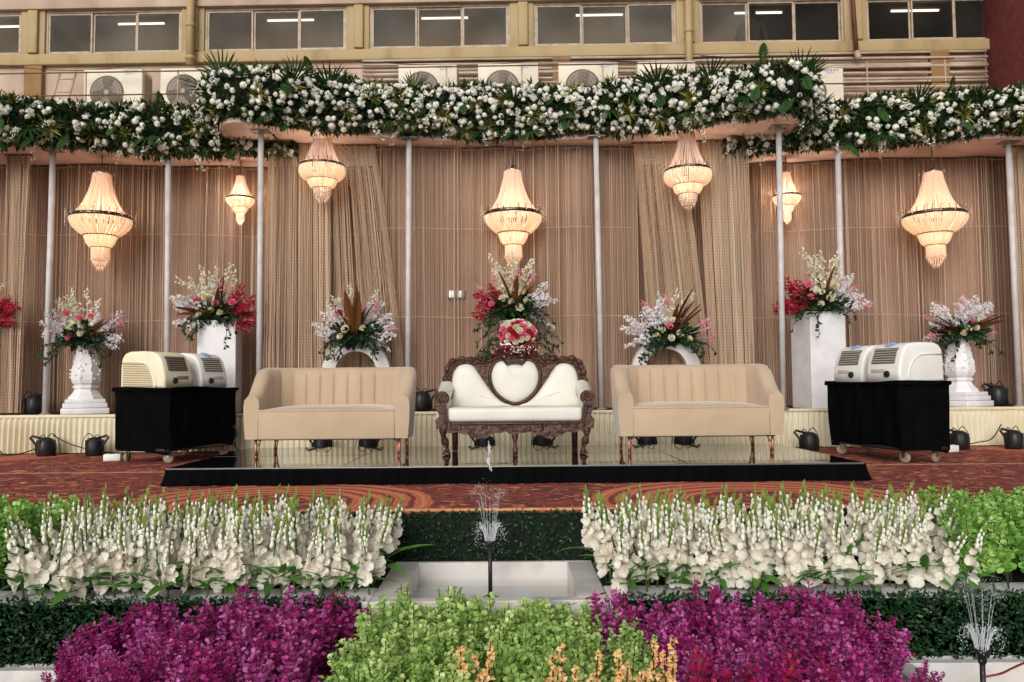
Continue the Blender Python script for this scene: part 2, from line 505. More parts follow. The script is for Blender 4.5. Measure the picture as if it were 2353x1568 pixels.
for k, (a, b) in enumerate(wx):
    w = MB(); t = 0.035
    w.box(((a+b)/2, 0.02, Zs + t/2 + 0.002), (b - a, 0.08, t)); w.box(((a+b)/2, 0.02, Zt - t/2), (b - a, 0.08, t))
    w.box((a + t/2, 0.02, (Zs+Zt)/2), (t, 0.08, Zt-Zs-2*t)); w.box((b - t/2, 0.02, (Zs+Zt)/2), (t, 0.08, Zt-Zs-2*t))
    fo = w.build('window', M_alu, bld)
    n_ = panes[k]; pw = (b - a - 2 * t) / n_
    for j in range(n_):
        x0 = a + t + j * pw; yo = 0.0 if j % 2 == 0 else 0.028
        if k in (5, 6): yo = 0.028 - yo
        s_ = MB(); q = 0.028
        z0, z1 = Zs + t + 0.004, Zt - t - 0.004
        s_.box((x0 + q/2 + 0.002, yo, (z0+z1)/2), (q, 0.022, z1-z0)); s_.box((x0 + pw - q/2 - 0.002, yo, (z0+z1)/2), (q, 0.022, z1-z0))
        s_.box((x0 + pw/2, yo, z0 + q/2), (pw - 2*q - 0.006, 0.02, q)); s_.box((x0 + pw/2, yo, z1 - q/2), (pw - 2*q - 0.006, 0.02, q))
        s_.build('sash', M_alu, fo)
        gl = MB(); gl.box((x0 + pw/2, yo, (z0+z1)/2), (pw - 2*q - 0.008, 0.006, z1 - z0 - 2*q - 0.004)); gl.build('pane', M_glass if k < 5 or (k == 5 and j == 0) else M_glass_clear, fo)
# rooms: an added pale board behind the left windows stands in for their reflection, the right ones look into the dark
xb = BL(1716, 60, -0.55).x
bd = MB(); bd.box(((-11.5 + xb) / 2, 0.55, 6.8), (xb + 11.5, 0.05, 2.6)); bd.build('reflection_board', M_board, bld)
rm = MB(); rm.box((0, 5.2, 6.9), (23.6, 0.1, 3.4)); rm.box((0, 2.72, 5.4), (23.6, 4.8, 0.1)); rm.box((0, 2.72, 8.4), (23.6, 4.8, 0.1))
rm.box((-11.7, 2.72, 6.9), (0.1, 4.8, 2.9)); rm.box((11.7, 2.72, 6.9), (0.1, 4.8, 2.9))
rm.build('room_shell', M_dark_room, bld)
# brown wall stubs under the beam and the ledge that carries the air conditioners
M_ochre = mat('ochre_paint', (140, 104, 62), 0.7, c2=(120, 86, 50), scale=3)
for vx in (83, 1290, 2155):
    x = BL(vx, 180).x; st = MB()
    st.bbox((x, -0.03, (4.93 + ZBM) / 2), (0.3, 0.14, ZBM - 4.94), 0.01)
    st.build('wall_stub', M_ochre, bld)
lg = MB(); lg.bbox((0, -0.55, 4.86), (23, 1.0, 0.14), 0.01); lg.build('ledge', M_pinkwall, bld)
# wide slatted grille / bundle of pipes on the wall
M_pipe = mat('beige_pipe', (184, 166, 146), 0.5, c2=(160, 138, 116), scale=3)
M_rust = mat('rusty_pipe', (110, 58, 38), 0.7, c2=(86, 44, 30), scale=6)
xa, xz = BL(835, 150).x, BL(2262, 150).x
for i in range(9):
    z = BL(1900, 128 + i * 11.0).z
    pts = [(xa + (xz - xa) * u, -0.07 - 0.02 * (i % 2), z + 0.006 * math.sin(u * 9 + i * 2) - 0.018 * u * (i % 3)) for u in np.linspace(0, 1, 24)]
    pp = MB(); pp.tube(pts, 0.024 if i != 3 else 0.03, 8); pp.build('wall_pipe', M_pipe, bld)
blk = MB(); blk.bbox((BL(2262, 90).x + 1.55, -0.6, 5.9), (3.06, 1.4, 6.2), 0.015)
blk.build('wall_block', M_brick_paint, bld, label='red brown rendered block at the right end of the building')

def bpipe(vx, vy0, vy1, r, m, label, kw):
    a, b = BL(vx, vy0, 0.22), BL(vx, vy1, 0.22)
    o = MB(); x = BL(vx, 100, 0.22).x
    o.tube([(x, -0.22, a.z), (x, -0.22, b.z)], r, 12)
    for z in np.arange(min(a.z, b.z) + 0.12, max(a.z, b.z), 0.55): o.lathe([(r + 0.012, -0.03), (r + 0.014, 0.0), (r + 0.012, 0.03)], 12, (x, -0.22, z))
    ob = o.build('drain_pipe', m)
    ob.matrix_world = Matrix.Translation((0, BY, 0)) @ Matrix.Rotation(R(-1.07), 4, 'Z')
    return tag(ob, label, 'drain pipe', kw)
bpipe(437, -60, 150, 0.065, M_mustard, 'mustard drain pipe between the second and third windows from the left', 'drain pipes on the building')
bpipe(1583, -60, 240, 0.062, M_mustard, 'mustard drain pipe left of the window with the figure', 'drain pipes on the building')
o = MB(); x = BL(1962, 60, 0.2).x
a, b, c_ = BL(1955, -60, 0.2), BL(1968, 118, 0.2), BL(1976, 136, 0.2)
o.tube([a, b], 0.036, 10, 0); o.tube([b, (b + c_) / 2 + Vector((0.0, 0, -0.03)), c_], [0.046, 0.05, 0.04], 10, 1)
ob = o.build('drain_pipe', [M_rust, M_pipe]); ob.matrix_world = Matrix.Translation((0, BY, 0)) @ Matrix.Rotation(R(-1.07), 4, 'Z')
tag(ob, 'thin rust red drain pipe with a white elbow beside the right window', 'drain pipe', 'drain pipes on the building')

# tube lights inside, near the glass
M_tube = mat('tube_glow', (255, 252, 244), 0.4, emit=(255, 250, 240), estr=2.2)
for k, (vx, vy) in enumerate([(-8, 62), (325, 55), (668, 47), (1022, 42), (1377, 35), (1742, 30), (2102, 25)]):
    p = BL(vx, vy, -0.38)
    wl_ = thing('tube_light', ['lit tube light behind the window cut off at the left edge', 'lit tube light behind the first whole window from the left',
        'lit tube light behind the window above the left garland end', 'lit tube light behind the window left of centre', 'lit tube light behind the window right of centre',
        'lit tube light across the head of the figure in the window', 'lit tube light in the dark window at the far right'][k], 'tube light', group='tube lights behind the windows')
    wl_.matrix_world = Matrix.Translation((0, BY, 0)) @ Matrix.Rotation(R(-1.07), 4, 'Z') @ Matrix.Translation(p)
    t = MB(); t.tube([(-0.40, 0, 0), (0.40, 0, 0)], 0.019, 8); t.build('tube', M_tube, wl_)
    t = MB(); t.bbox((0, 0.03, 0.05), (0.9, 0.06, 0.05), 0.008); t.bbox((-0.43, 0, 0.01), (0.03, 0.05, 0.06), 0.006); t.bbox((0.43, 0, 0.01), (0.03, 0.05, 0.06), 0.006)
    t.build('batten', M_board, wl_)

# person standing behind the glass, seen from the back as a dark shape
pm = bpy.data.meshes.new('person')
jv = [(0, 0, 0.95), (0, 0, 1.2), (0, 0, 1.42), (0, 0, 1.52), (0.0, -0.01, 1.63), (0, -0.01, 1.74),
      (-0.19, 0, 1.42), (0.19, 0, 1.42), (-0.26, 0.02, 1.14), (0.26, 0.02, 1.14), (-0.24, -0.08, 0.9), (0.24, -0.08, 0.9),
      (-0.1, 0, 0.88), (0.1, 0, 0.88), (-0.11, 0, 0.48), (0.11, 0, 0.48), (-0.11, 0.02, 0.06), (0.11, 0.02, 0.06), (-0.11, -0.14, 0.03), (0.11, -0.14, 0.03)]
je = [(0,1),(1,2),(2,3),(3,4),(4,5),(2,6),(2,7),(6,8),(7,9),(8,10),(9,11),(0,12),(0,13),(12,14),(13,15),(14,16),(15,17),(16,18),(17,19)]
jr = [0.15, 0.15, 0.12, 0.055, 0.095, 0.07, 0.07, 0.07, 0.045, 0.045, 0.035, 0.035, 0.095, 0.095, 0.06, 0.06, 0.042, 0.042, 0.035, 0.035]
pm.from_pydata(jv, je, [])
po = bpy.data.objects.new('person', pm); COL.objects.link(po)
sm_ = po.modifiers.new('skin', 'SKIN'); ss_ = po.modifiers.new('sub', 'SUBSURF'); ss_.levels = 1; ss_.render_levels = 2
for i, v in enumerate(pm.skin_vertices[0].data): v.radius = (jr[i], jr[i] * 0.8); v.use_root = (i == 0)
pm.materials.append(mat('dark_clothing', (34, 27, 22), 0.9))
pp_ = BL(1720, 60, -0.5)
po.matrix_world = Matrix.Translation((0, BY, 0)) @ Matrix.Rotation(R(-1.07), 4, 'Z') @ Matrix.Translation((pp_.x, 0.33, Zs - 0.93)) @ Matrix.Scale(0.98, 4)
tag(po, 'person in dark clothing standing behind the window under a tube light', 'person')

# ------------------------------------------------------------------ canopies and their white poles
CZ, LZ = 3.66, 3.51             # underside heights
M_canopy = mat('peach_canopy_cloth', (234, 206, 196), 0.75, c2=(226, 196, 184), scale=1.2, bump=0.05)
def cen_D(x): return 9.38 - 0.80 * (min(abs(x), 3.1) / 3.1) ** 2
def side_D(x): a = abs(x); return 8.72 + 0.80 * max(0.0, min(1.0, (6.3 - a) / 3.4)) ** 0.8
def slab(name, poly, z0, z1, label):
    b = MB(); n = len(poly)
    v = [(x, y, z0) for x, y in poly] + [(x, y, z1) for x, y in poly]
    f = [(i, (i+1) % n, n+(i+1) % n, n+i) for i in range(n)] + [tuple(range(n-1, -1, -1)), tuple(range(n, 2*n))]
    b.add(v, f)
    return tag(b.build(name, M_canopy), label, 'canopy', 'canopies over the stage')
xs = np.linspace(-3.0, 3.0, 41)
pf = [(x, cen_D(x) + 0.04) for x in xs]
tipR = [(3.02 + 0.34 * math.sin(t), 9.17 - 0.51 * math.cos(t)) for t in np.linspace(0.12, math.pi * 0.95, 14)]
back = [(2.6, 9.72), (1.7, 9.72), (0, 9.66), (-1.7, 9.72), (-2.6, 9.72)]
tipL = [(-x, y) for x, y in reversed(tipR)]
slab('canopy', pf + tipR + back + tipL, CZ, CZ + 0.05, 'high peach central canopy with rounded ends above the sofas')
for sx, lb in ((-1, 'low peach canopy over the left part of the stage'), (1, 'low peach canopy over the right part of the stage')):
    xx = np.linspace(2.4, 7.2, 24)
    poly = [(sx * x, side_D(x) + 0.04) for x in xx] + [(sx * 7.2, 10.25), (sx * 2.4, 10.25)]
    if sx < 0: poly = poly[::-1]
    slab('canopy', poly, LZ, LZ + 0.05, lb)

M_pole = mat('pole_grey_white', (196, 191, 190), 0.45, c2=(178, 172, 170), scale=7)
M_pole2 = mat('pole_back_grey', (150, 143, 138), 0.5, c2=(136, 128, 122), scale=7)
poles = [(122, 335, 104, 9.15, LZ, 'white pole between the left edge and the left urn'), (387, 345, 383, 9.33, LZ, 'white pole behind the left air cooler trolley'),
         (600, 292, 595, 8.98, CZ, 'tall white pole at the left end of the high canopy'), (940, 312, 937, 9.3, CZ, 'white pole between the left sofa and the carved settee'),
         (1369, 312, 1383, 9.3, CZ, 'white pole between the carved settee and the right sofa'), (1789, 283, 1800, 8.98, CZ, 'tall white pole at the right end of the high canopy'),
         (1925, 343, 1940, 9.33, LZ, 'white pole behind the right square plinth'), (2316, 310, 2343, 9.15, LZ, 'white pole near the right edge of the stage')]
for vx, vy, vb, D, zt, lb in poles:
    top, bot = P(vx, vy, D), P(vb, 945, D)
    x0, x1 = bot.x, top.x
    t = thing('canopy_pole', lb, 'pole', (x0, D, ST_Z), 0, 'white poles holding the canopies')
    o = MB(); o.tube([(0, 0, 0), (x1 - x0, 0, zt - ST_Z - 0.012)], 0.033, 14); o.build('pole', M_pole, t)
    o = MB(); o.bbox((x1 - x0, 0, zt - ST_Z - 0.006), (0.2, 0.16, 0.012), 0.003); o.build('flange', M_pole2, t)
    o = MB(); o.lathe([(0.06, 0), (0.06, 0.012), (0.04, 0.02)], 14); o.build('base_plate', M_pole2, t)
for vx, D, zt, lb in ((691, 9.72, 3.5, 'grey back pole inside the gathered strings behind the left sofa'), (1690, 9.72, 3.5, 'grey back pole inside the gathered strings behind the right sofa')):
    p = P(vx, 700, D)
    t = thing('canopy_pole', lb, 'pole', (p.x, D, ST_Z), 0, 'grey poles at the back')
    o = MB(); o.tube([(0, 0, 0), (0, 0, zt - ST_Z)], 0.04, 12); o.build('pole', M_pole2, t)
    o = MB(); o.bbox((0, 0, 0.006), (0.16, 0.16, 0.012), 0.003); o.build('base_plate', M_pole2, t)

# thin dark rods that stiffen the canopy ends
for sx, lb in ((-1, 'thin dark brace rod under the left end of the high canopy'), (1, 'thin dark brace rod under the right end of the high canopy')):
    o = MB(); a = P(628, 310, 9.0) if sx < 0 else P(1748, 322, 9.0); b = P(655, 340, 9.5) if sx < 0 else P(1727, 350, 9.5)
    o.tube([a, b], 0.012, 8); tag(o.build('brace_rod', M_dark_metal), lb, 'rod', 'canopy brace rods')

# ------------------------------------------------------------------ curtains of bead strings
def string_mat(name, c, c2, c3):
    m = mat(name, c, 0.6, c2=c2, c3=c3, island=True, transl=0.42, spec=0.3)
    n, l = m.node_tree.nodes, m.node_tree.links
    b = n['Principled BSDF']
    tc = n.new('ShaderNodeTexCoord'); wv = n.new('ShaderNodeTexWave'); wv.bands_direction = 'Z'; wv.inputs['Scale'].default_value = 9.0
    l.new(tc.outputs['Object'], wv.inputs['Vector'])
    mx = n.new('ShaderNodeMix'); mx.data_type = 'RGBA'; mx.blend_type = 'MULTIPLY'; mx.inputs[0].default_value = 0.22
    src = b.inputs['Base Color'].links[0].from_socket
    l.new(src, mx.inputs[6]); l.new(wv.outputs['Color'], mx.inputs[7]); l.new(mx.outputs[2], b.inputs['Base Color'])
    return m
M_str = string_mat('bead_string_tan', (206, 179, 154), (242, 224, 202), (220, 194, 169))
M_str2 = string_mat('bead_string_beige', (246, 222, 194), (253, 240, 220), (238, 212, 184))
M_cloth = mat('mauve_brown_cloth', (172, 140, 120), 0.8, c2=(146, 114, 96), scale=1.6, c3=(160, 128, 109), detail=6, stretch=(1, 1, 0.5), bump=0.1, bscale=20)
M_rail = mat('curtain_rail', (92, 78, 66), 0.5)

def strings(mb, xt, xb_, y, zt, zb, r, segs=5, g=rng, mat_=0, yw=0.03):
    """thin three-sided cords from (xt, zt) to (xb, zb)"""
    n = len(xt); v = []
    zz = np.linspace(0, 1, segs + 1)
    ph = g.uniform(0, 6.28, n); am = g.uniform(0, 0.006, n); yo = g.uniform(-yw, yw, n)
    rr = r * g.uniform(0.55, 1.25, n)
    Xs = xt[:, None] + (xb_ - xt)[:, None] * (zz ** 0.85)[None, :] + am[:, None] * np.sin(ph[:, None] + zz[None, :] * 5)
    Zt = np.broadcast_to(np.asarray(zt, float), (n,)); Zb = np.broadcast_to(np.asarray(zb, float), (n,)) if np.ndim(zb) else np.full(n, zb)
    Zs_ = Zt[:, None] + (Zb - Zt)[:, None] * zz[None, :]
    Y = np.broadcast_to(np.asarray(y, float), (n,))[:, None] + yo[:, None] + 0 * zz[None, :]
    V = np.zeros((n, segs + 1, 3, 3))
    for k, (dx, dy) in enumerate(((-1, 0.4), (1, 0.4), (0, -0.9))):
        V[:, :, k, 0] = Xs + dx * rr[:, None]; V[:, :, k, 1] = Y + dy * rr[:, None]; V[:, :, k, 2] = Zs_
    f = []
    m = (segs + 1) * 3
    for i in range(n):
        b = i * m
        for j in range(segs):
            q = b + j * 3
            for k in range(3):
                k2 = (k + 1) % 3
                f.append((q + k, q + k2, q + 3 + k2, q + 3 + k))
    mb.add(V.reshape(-1, 3), f, mat_, True)

def curtain(x0, x1, y, zt, label, spacing=0.0165, fy=None):
    t = thing('bead_curtain', label, 'curtain', (0, 0, 0), 0, 'bead string curtains behind the stage')
    fy = fy or (lambda x: y)
    w = x1 - x0; fy0 = fy
    fy = lambda x: fy0(x) + 0.035 * math.sin(x * 5.3 + 1.4 * math.sin(x * 2.1)) + 0.015 * math.sin(x * 13.0)
    cl = MB()
    cl.grid(lambda u, v: (x0 + w * u, fy(x0 + w * u) + 0.10 + 0.022 * math.sin(u * w * 11 + 1.3 * math.sin(u * w * 3.3)) + 0.01 * math.sin((u * w + v * 1.2) * 6), ST_Z + 0.01 + (zt - ST_Z - 0.015) * v), int(w * 40), 14)
    cl.build('backing_cloth', M_cloth, t)
    n = int(w / spacing)
    xs_ = x0 + (np.arange(n) + 0.5) * spacing + rng.normal(0, spacing * 0.3, n)
    xs_ = xs_ + 0.020 * np.sin(xs_ * 9.0) + 0.012 * np.sin(xs_ * 23.0)
    keep = rng.random(n) > 0.10 + 0.12 * (np.sin(xs_ * 7.0) > 0.7)
    xs_ = xs_[keep]
    sb = MB(); strings(sb, xs_, xs_, np.array([fy(x) for x in xs_]), zt - 0.01, ST_Z + 0.02, 0.0043)
    # bolder doubled cords at uneven intervals
    nb = int(w / 0.11); xb2 = rng.uniform(x0, x1, nb)
    strings(sb, xb2, xb2 + rng.normal(0, 0.01, nb), np.array([fy(x) for x in xb2]) - 0.04, zt - 0.01, ST_Z + 0.02, 0.0085)
    sb.build('bead_strings', M_str, t, kind='stuff')
    hb = MB()
    for z in (1.55, 2.63):
        hb.tube([(x0 + w * u, fy(x0 + w * u) - 0.015, z + 0.012 * math.sin(u * w * 3)) for u in np.linspace(0, 1, 30)], 0.004, 4)
    hb.build('stay_cord', M_str2, t)
    rl = MB(); rl.tube([(x0 + w * u, fy(x0 + w * u) - 0.01, zt - 0.012) for u in np.linspace(0, 1, 20)], 0.012, 6); rl.build('rail', M_rail, t)
    return t
curtain(-1.66, 1.55, 9.60, CZ - 0.02, 'tan bead string curtain hanging behind the carved settee')
curtain(-6.9, -1.70, 9.9, LZ - 0.005, 'tan bead string curtain behind the left sofa and left urn', fy=lambda x: 9.95 - 0.2 * max(0, min(1, (-x - 3.0) / 2)))
curtain(1.59, 6.9, 9.9, LZ - 0.005, 'tan bead string curtain behind the right sofa and right urn', fy=lambda x: 9.95 - 0.2 * max(0, min(1, (x - 3.0) / 2)))

def drape(vt0, vt1, vb0, vb1, D, zt, label, n, m_=None, sl=0.0, r=0.0040):
    t = thing('string_drape', label, 'curtain', (0, 0, 0), 0, 'gathered drapes of beige strings')
    X = lambda v: (v - 1176.5) / FV * D
    u = np.sort(rng.random(n))
    u = u + 0.010 * np.sin(u * 38)
    xt = X(vt0) + (X(vt1) - X(vt0)) * u; xb2 = X(vb0) + (X(vb1) - X(vb0)) * u + rng.normal(0, 0.01, n)
    zt_ = zt - sl * np.abs(u - 0.3)
    sb = MB(); strings(sb, xt, xb2, np.full(n, D), zt_, ST_Z + 0.02, r, yw=0.035)
    sb.build('bead_strings', m_ or M_str2, t, kind='stuff')
    rl = MB(); rl.tube([(X(vt0) - 0.02, D, zt + 0.0), (X(vt1) + 0.02, D, zt + 0.0)], 0.012, 6); rl.build('rail', M_rail, t)
    return t
drape(614, 755, 608, 762, 9.45, CZ - 0.02, 'thick beige string drape left of the ring stand behind the left sofa', 170, r=0.0048)
drape(1612, 1728, 1636, 1732, 9.45, CZ - 0.02, 'thick beige string drape beside the right square plinth', 150, r=0.0048)
drape(757, 862, 775, 940, 9.5, CZ - 0.02, 'loose fanned string drape right of the left hanging chandelier', 140, r=0.0027)
drape(1463, 1575, 1500, 1640, 9.5, CZ - 0.02, 'loose fanned string drape below the right hanging chandelier', 170, r=0.0027)
drape(2, 58, 6, 48, 9.3, LZ - 0.01, 'thick beige string drape at the left edge of the stage', 110)
drape(2330, 2440, 2338, 2440, 9.3, LZ - 0.01, 'thick beige string drape at the right edge of the stage', 150)

# diagonal swags of cords in front of the curtains
def swag(pts, label, n, drop):
    sb = MB()
    for i in range(n):
        k = i / max(1, n - 1)
        a, b = Vector(pts[0]), Vector(pts[1])
        b = b + Vector((0, 0, -drop * k)); a = a + Vector((0, 0, -0.1 * k))
        q = [a.lerp(b, u) + Vector((0, 0.004 * i, -0.12 * math.sin(u * math.pi))) for u in np.linspace(0, 1, 9)]
        sb.tube(q, 0.004, 4, caps=False)
    o = sb.build('cord_swag', M_str2); o['kind'] = 'thing'
    return tag(o, label, 'curtain cord', 'cord swags by the hanging chandeliers')
swag([P(757, 298, 9.42), P(858, 318, 9.55)], 'fan of tan cords sweeping right from the left hanging chandelier', 9, 1.0)
swag([P(1575, 300, 9.42), P(1466, 325, 9.55)], 'fan of tan cords sweeping left from the right hanging chandelier', 9, 0.9)

# twin flood lamp glimpsed between the strings left of the centre bouquet
fl = thing('flood_lamp', 'small twin white lamp showing through the strings left of the centre bouquet', 'lamp', P(1047, 676, 9.645))
o = MB(); o.bbox((0, 0.03, 0), (0.22, 0.05, 0.11), 0.01); o.build('housing', M_pole2, fl)
for dx in (-0.05, 0.05):
    o = MB(); o.bbox((dx, 0, 0), (0.055, 0.02, 0.08), 0.008); o.build('lens', mat('lamp_lens', (250, 248, 244), 0.4, emit=(255, 250, 240), estr=0.3), fl)
# loose wires on the facade
for k, (pts, lb) in enumerate((([(0, 150), (160, 163), (330, 150)], 'thin grey wire sagging under the first window from the left'),
                               ([(820, 142), (1060, 151), (1290, 139), (1560, 145)], 'thin dark wire sagging along the sill beam in the middle'),
                               ([(1610, 128), (1800, 138), (1960, 124), (2250, 112)], 'thin dark wire sagging along the sill beam at the right'))):
    o = MB(); q = smooth_poly([tuple(P(a, b, BY - 0.16)) for a, b in pts], 8, closed=False); o.tube(q, 0.007, 5)
    tag(o.build('wire', M_dark_metal), lb, 'wire', 'wires on the building')
# ------------------------------------------------------------------ black mirror platform
HP = 0.13
PX0, PX1, PY0, PY1 = -2.61, 2.63, 6.02, 7.95
pl = thing('sofa_platform', 'low black platform with mirrored top and pleated black skirt under the sofas', 'platform', (0, 0, 0))
o = MB(); o.box(((PX0+PX1)/2, (PY0+PY1)/2, (HP-0.012)/2 + 0.004), (PX1-PX0-0.04, PY1-PY0-0.04, HP-0.02)); o.build('base_box', M_black_cloth, pl)
def mirror_mat():
    m, n, l, b = new_mat('black_mirror_acrylic')
    b.inputs['Base Color'].default_value = (0.022, 0.022, 0.024, 1); b.inputs['Roughness'].default_value = 0.035
    b.inputs['Specular IOR Level'].default_value = 0.6
    tc = n.new('ShaderNodeTexCoord'); nz = n.new('ShaderNodeTexNoise'); nz.inputs['Scale'].default_value = 1.1; nz.inputs['Detail'].default_value = 2
    l.new(tc.outputs['Object'], nz.inputs['Vector'])
    bp = n.new('ShaderNodeBump'); bp.inputs['Strength'].default_value = 0.03; bp.inputs['Distance'].default_value = 0.02
    l.new(nz.outputs['Fac'], bp.inputs['Height']); l.new(bp.outputs[0], b.inputs['Normal'])
    n2 = n.new('ShaderNodeTexNoise'); n2.inputs['Scale'].default_value = 7; n2.inputs['Detail'].default_value = 8
    l.new(tc.outputs['Object'], n2.inputs['Vector'])
    mr = n.new('ShaderNodeMapRange'); mr.inputs[1].default_value = 0.4; mr.inputs[2].default_value = 0.75; mr.inputs[3].default_value = 0.02; mr.inputs[4].default_value = 0.10
    l.new(n2.outputs['Fac'], mr.inputs[0]); l.new(mr.outputs[0], b.inputs['Roughness'])
    gl = n.new('ShaderNodeBsdfGlossy'); gl.inputs['Color'].default_value = (0.70, 0.69, 0.68, 1); l.new(mr.outputs[0], gl.inputs['Roughness']); l.new(bp.outputs[0], gl.inputs['Normal'])
    mx = n.new('ShaderNodeMixShader'); mx.inputs[0].default_value = 0.74
    l.new(b.outputs[0], mx.inputs[1]); l.new(gl.outputs[0], mx.inputs[2]); l.new(mx.outputs[0], n['Material Output'].inputs['Surface'])
    return m
M_mirror = mirror_mat()
nx, ny = 4, 2
for i in range(nx):
    for j in range(ny):
        w, d = (PX1-PX0)/nx, (PY1-PY0)/ny
        o = MB(); o.bbox((PX0 + w*(i+0.5), PY0 + d*(j+0.5), HP - 0.004 + 0.0008*((i+j) % 2)), (w - 0.006, d - 0.006, 0.008), 0.002, 1, smooth=False)
        o.build('mirror_panel', M_mirror, pl)
o = MB(); o.bbox(((PX0+PX1)/2, PY0 - 0.006, HP - 0.006), (PX1-PX0, 0.012, 0.014), 0.003); o.build('front_edge', mat('edge_trim', (120, 118, 116), 0.35, metal=0.6), pl)
o = MB()
Lf = PX1-PX0; Ls = PY1-PY0
def blackskirt(u, v):
    s_ = u * (Lf + 2 * Ls); flare = (1 - v) ** 2 * 0.03
    wv = (0.014 + 0.02*(1-v)) * (0.5 + 0.5*math.sin(s_*52 + 2.2*math.sin(s_*5.1))) + 0.006*math.sin(s_*9)
    z = 0.003 + (HP - 0.012) * v
    k = 0.012 + wv * 0.7 + flare * (0.6 + 0.6*math.sin(s_*7.3))
    if s_ < Ls: return (PX0 - k, PY1 - s_, z)
    if s_ < Ls + Lf: return (PX0 + (s_ - Ls), PY0 - k - 0.006, z)
    return (PX1 + k, PY0 + (s_ - Ls - Lf), z)
o.grid(blackskirt, 900, 5); o.build('pleated_skirt', M_black_cloth, pl)

# ------------------------------------------------------------------ beige channel back sofas
M_velvet = mat('beige_velvet', (186, 163, 137), 0.8, c2=(174, 151, 126), scale=2.2, bump=0.16, bscale=7, sheen=0.45, spec=0.15)
M_copper = mat('copper_leg', (178, 124, 98), 0.42, metal=1.0)
def make_sofa(name, label, x):
    t = thing(name, label, 'sofa', (x, 6.86, HP), 0, 'beige channel back sofas')
    W, D_, rc = 0.655, 0.63, 0.27
    pts = []
    for s in np.linspace(0, D_ - rc, 14): pts.append(((-W, s), (-1, 0)))
    for a in np.linspace(0, math.pi/2, 18)[1:]:
        pts.append(((-W + rc - rc*math.cos(a), D_ - rc + rc*math.sin(a)), (-math.cos(a), math.sin(a))))
    for s in np.linspace(-W + rc, W - rc, 110)[1:-1]: pts.append(((s, D_), (0, 1)))
    for a in np.linspace(math.pi/2, 0, 18):
        pts.append(((W - rc + rc*math.cos(a), D_ - rc + rc*math.sin(a)), (math.cos(a), math.sin(a))))
    for s in np.linspace(D_ - rc, 0, 14)[1:]: pts.append(((W, s), (1, 0)))
    vs = []; f = []; arc = 0; last = None
    grooves = np.arange(-0.585, 0.6, 0.13)
    def hh(y):
        q = max(0, min(1, y / 0.46)); q = q*q*(3-2*q); return 0.525 + 0.255*q
    for (px, py), (nx_, ny_) in pts:
        h = hh(py); gr = 0
        if py > 0.3:
            gr = sum(math.exp(-((px - q)/0.009)**2) for q in grooves) * 0.019
            cx = min(abs(px - q) for q in grooves); gr -= 0.010*math.sin(min(1, cx/0.065)*math.pi/2)
        lean = 0.05*max(0, min(1, py/0.4))
        sec = [(0.055, 0.155), (0.068, 0.30), (0.072, h-0.09), (0.064, h-0.035), (0.040, h-0.008), (0.0, h), (-0.038, h-0.008), (-0.060, h-0.035), (-0.066+gr*0.8, h-0.08), (-0.062+gr, 0.30 + (h-0.38)*0.66), (-0.058+gr, 0.30 + (h-0.38)*0.33), (-0.055, 0.30), (-0.055, 0.155)]
        for o_, z in sec:
            k = lean*max(0, (z-0.3)/0.45)
            vs.append((px + nx_*o_ + nx_*k*0.4, py + ny_*(o_) + ny_*k, z))
    m = len(sec); n = len(pts)
    for i in range(n-1):
        for j in range(m-1): f.append((i*m+j, (i+1)*m+j, (i+1)*m+j+1, i*m+j+1))
    sh = MB(); sh.add(vs, f, 0, True)
    sh.add(vs[:m], [tuple(range(m))], 0, False); sh.add(vs[-m:], [tuple(range(m-1, -1, -1))], 0, False)
    sh.build('back_and_arms', M_velvet, t)
    b = MB(); b.bbox((0, 0.295, 0.275), (1.198, 0.60, 0.25), 0.014, 3); b.build('base_panel', M_velvet, t)
    b = MB(); b.bbox((0, 0.32, 0.150), (1.30, 0.58, 0.012), 0.003); b.build('under_board', M_black_cloth, t)
    def seat(u, v):
        x_ = -0.60 + 1.2*u; y_ = -0.012 + 0.58*v
        e = min(1, min(u, 1-u)/0.07); e2 = min(1, v/0.09)
        z_ = 0.403 + 0.036*(1-(2*u-1)**4)*math.sin(min(1, v*1.3+0.12)*math.pi*0.62) * math.sqrt(e) * math.sqrt(max(0.0, e2))
        return (x_, y_ + 0.012*(1-e2), z_)
    s = MB(); s.grid(seat, 60, 24); s.bbox((0, 0.29, 0.396), (1.2, 0.596, 0.02), 0.009, 2)
    s.build('seat', M_velvet, t)
    for sx in (-1, 1):
        for y_ in (0.05, 0.60):
            l_ = MB(); x_ = sx*0.63
            l_.tube([(x_, y_, 0.002), (x_, y_, 0.15)], 0.011, 10)
            l_.tube([(x_ - sx*0.05, y_, 0.15), (x_, y_, 0.085)], 0.006, 8)
            l_.tube([(x_ - sx*0.028, y_ + 0.03, 0.15), (x_ - sx*0.01, y_ + 0.012, 0.002)], 0.007, 8)
            l_.lathe([(0.013, 0.0), (0.014, 0.006), (0.011, 0.01)], 10, (x_, y_, 0.0))
            l_.build('leg', M_copper, t)
    t.scale = (0.982, 1, 1)
    return t
SOFA_X = (P(750, 950, 6.86).x, P(1612, 950, 6.86).x)
s1 = make_sofa('beige_sofa', 'beige velvet two seat sofa left of the carved white settee', SOFA_X[0])
dup(s1, None, (SOFA_X[1], 6.86, HP), 0, 'beige velvet two seat sofa right of the carved white settee')

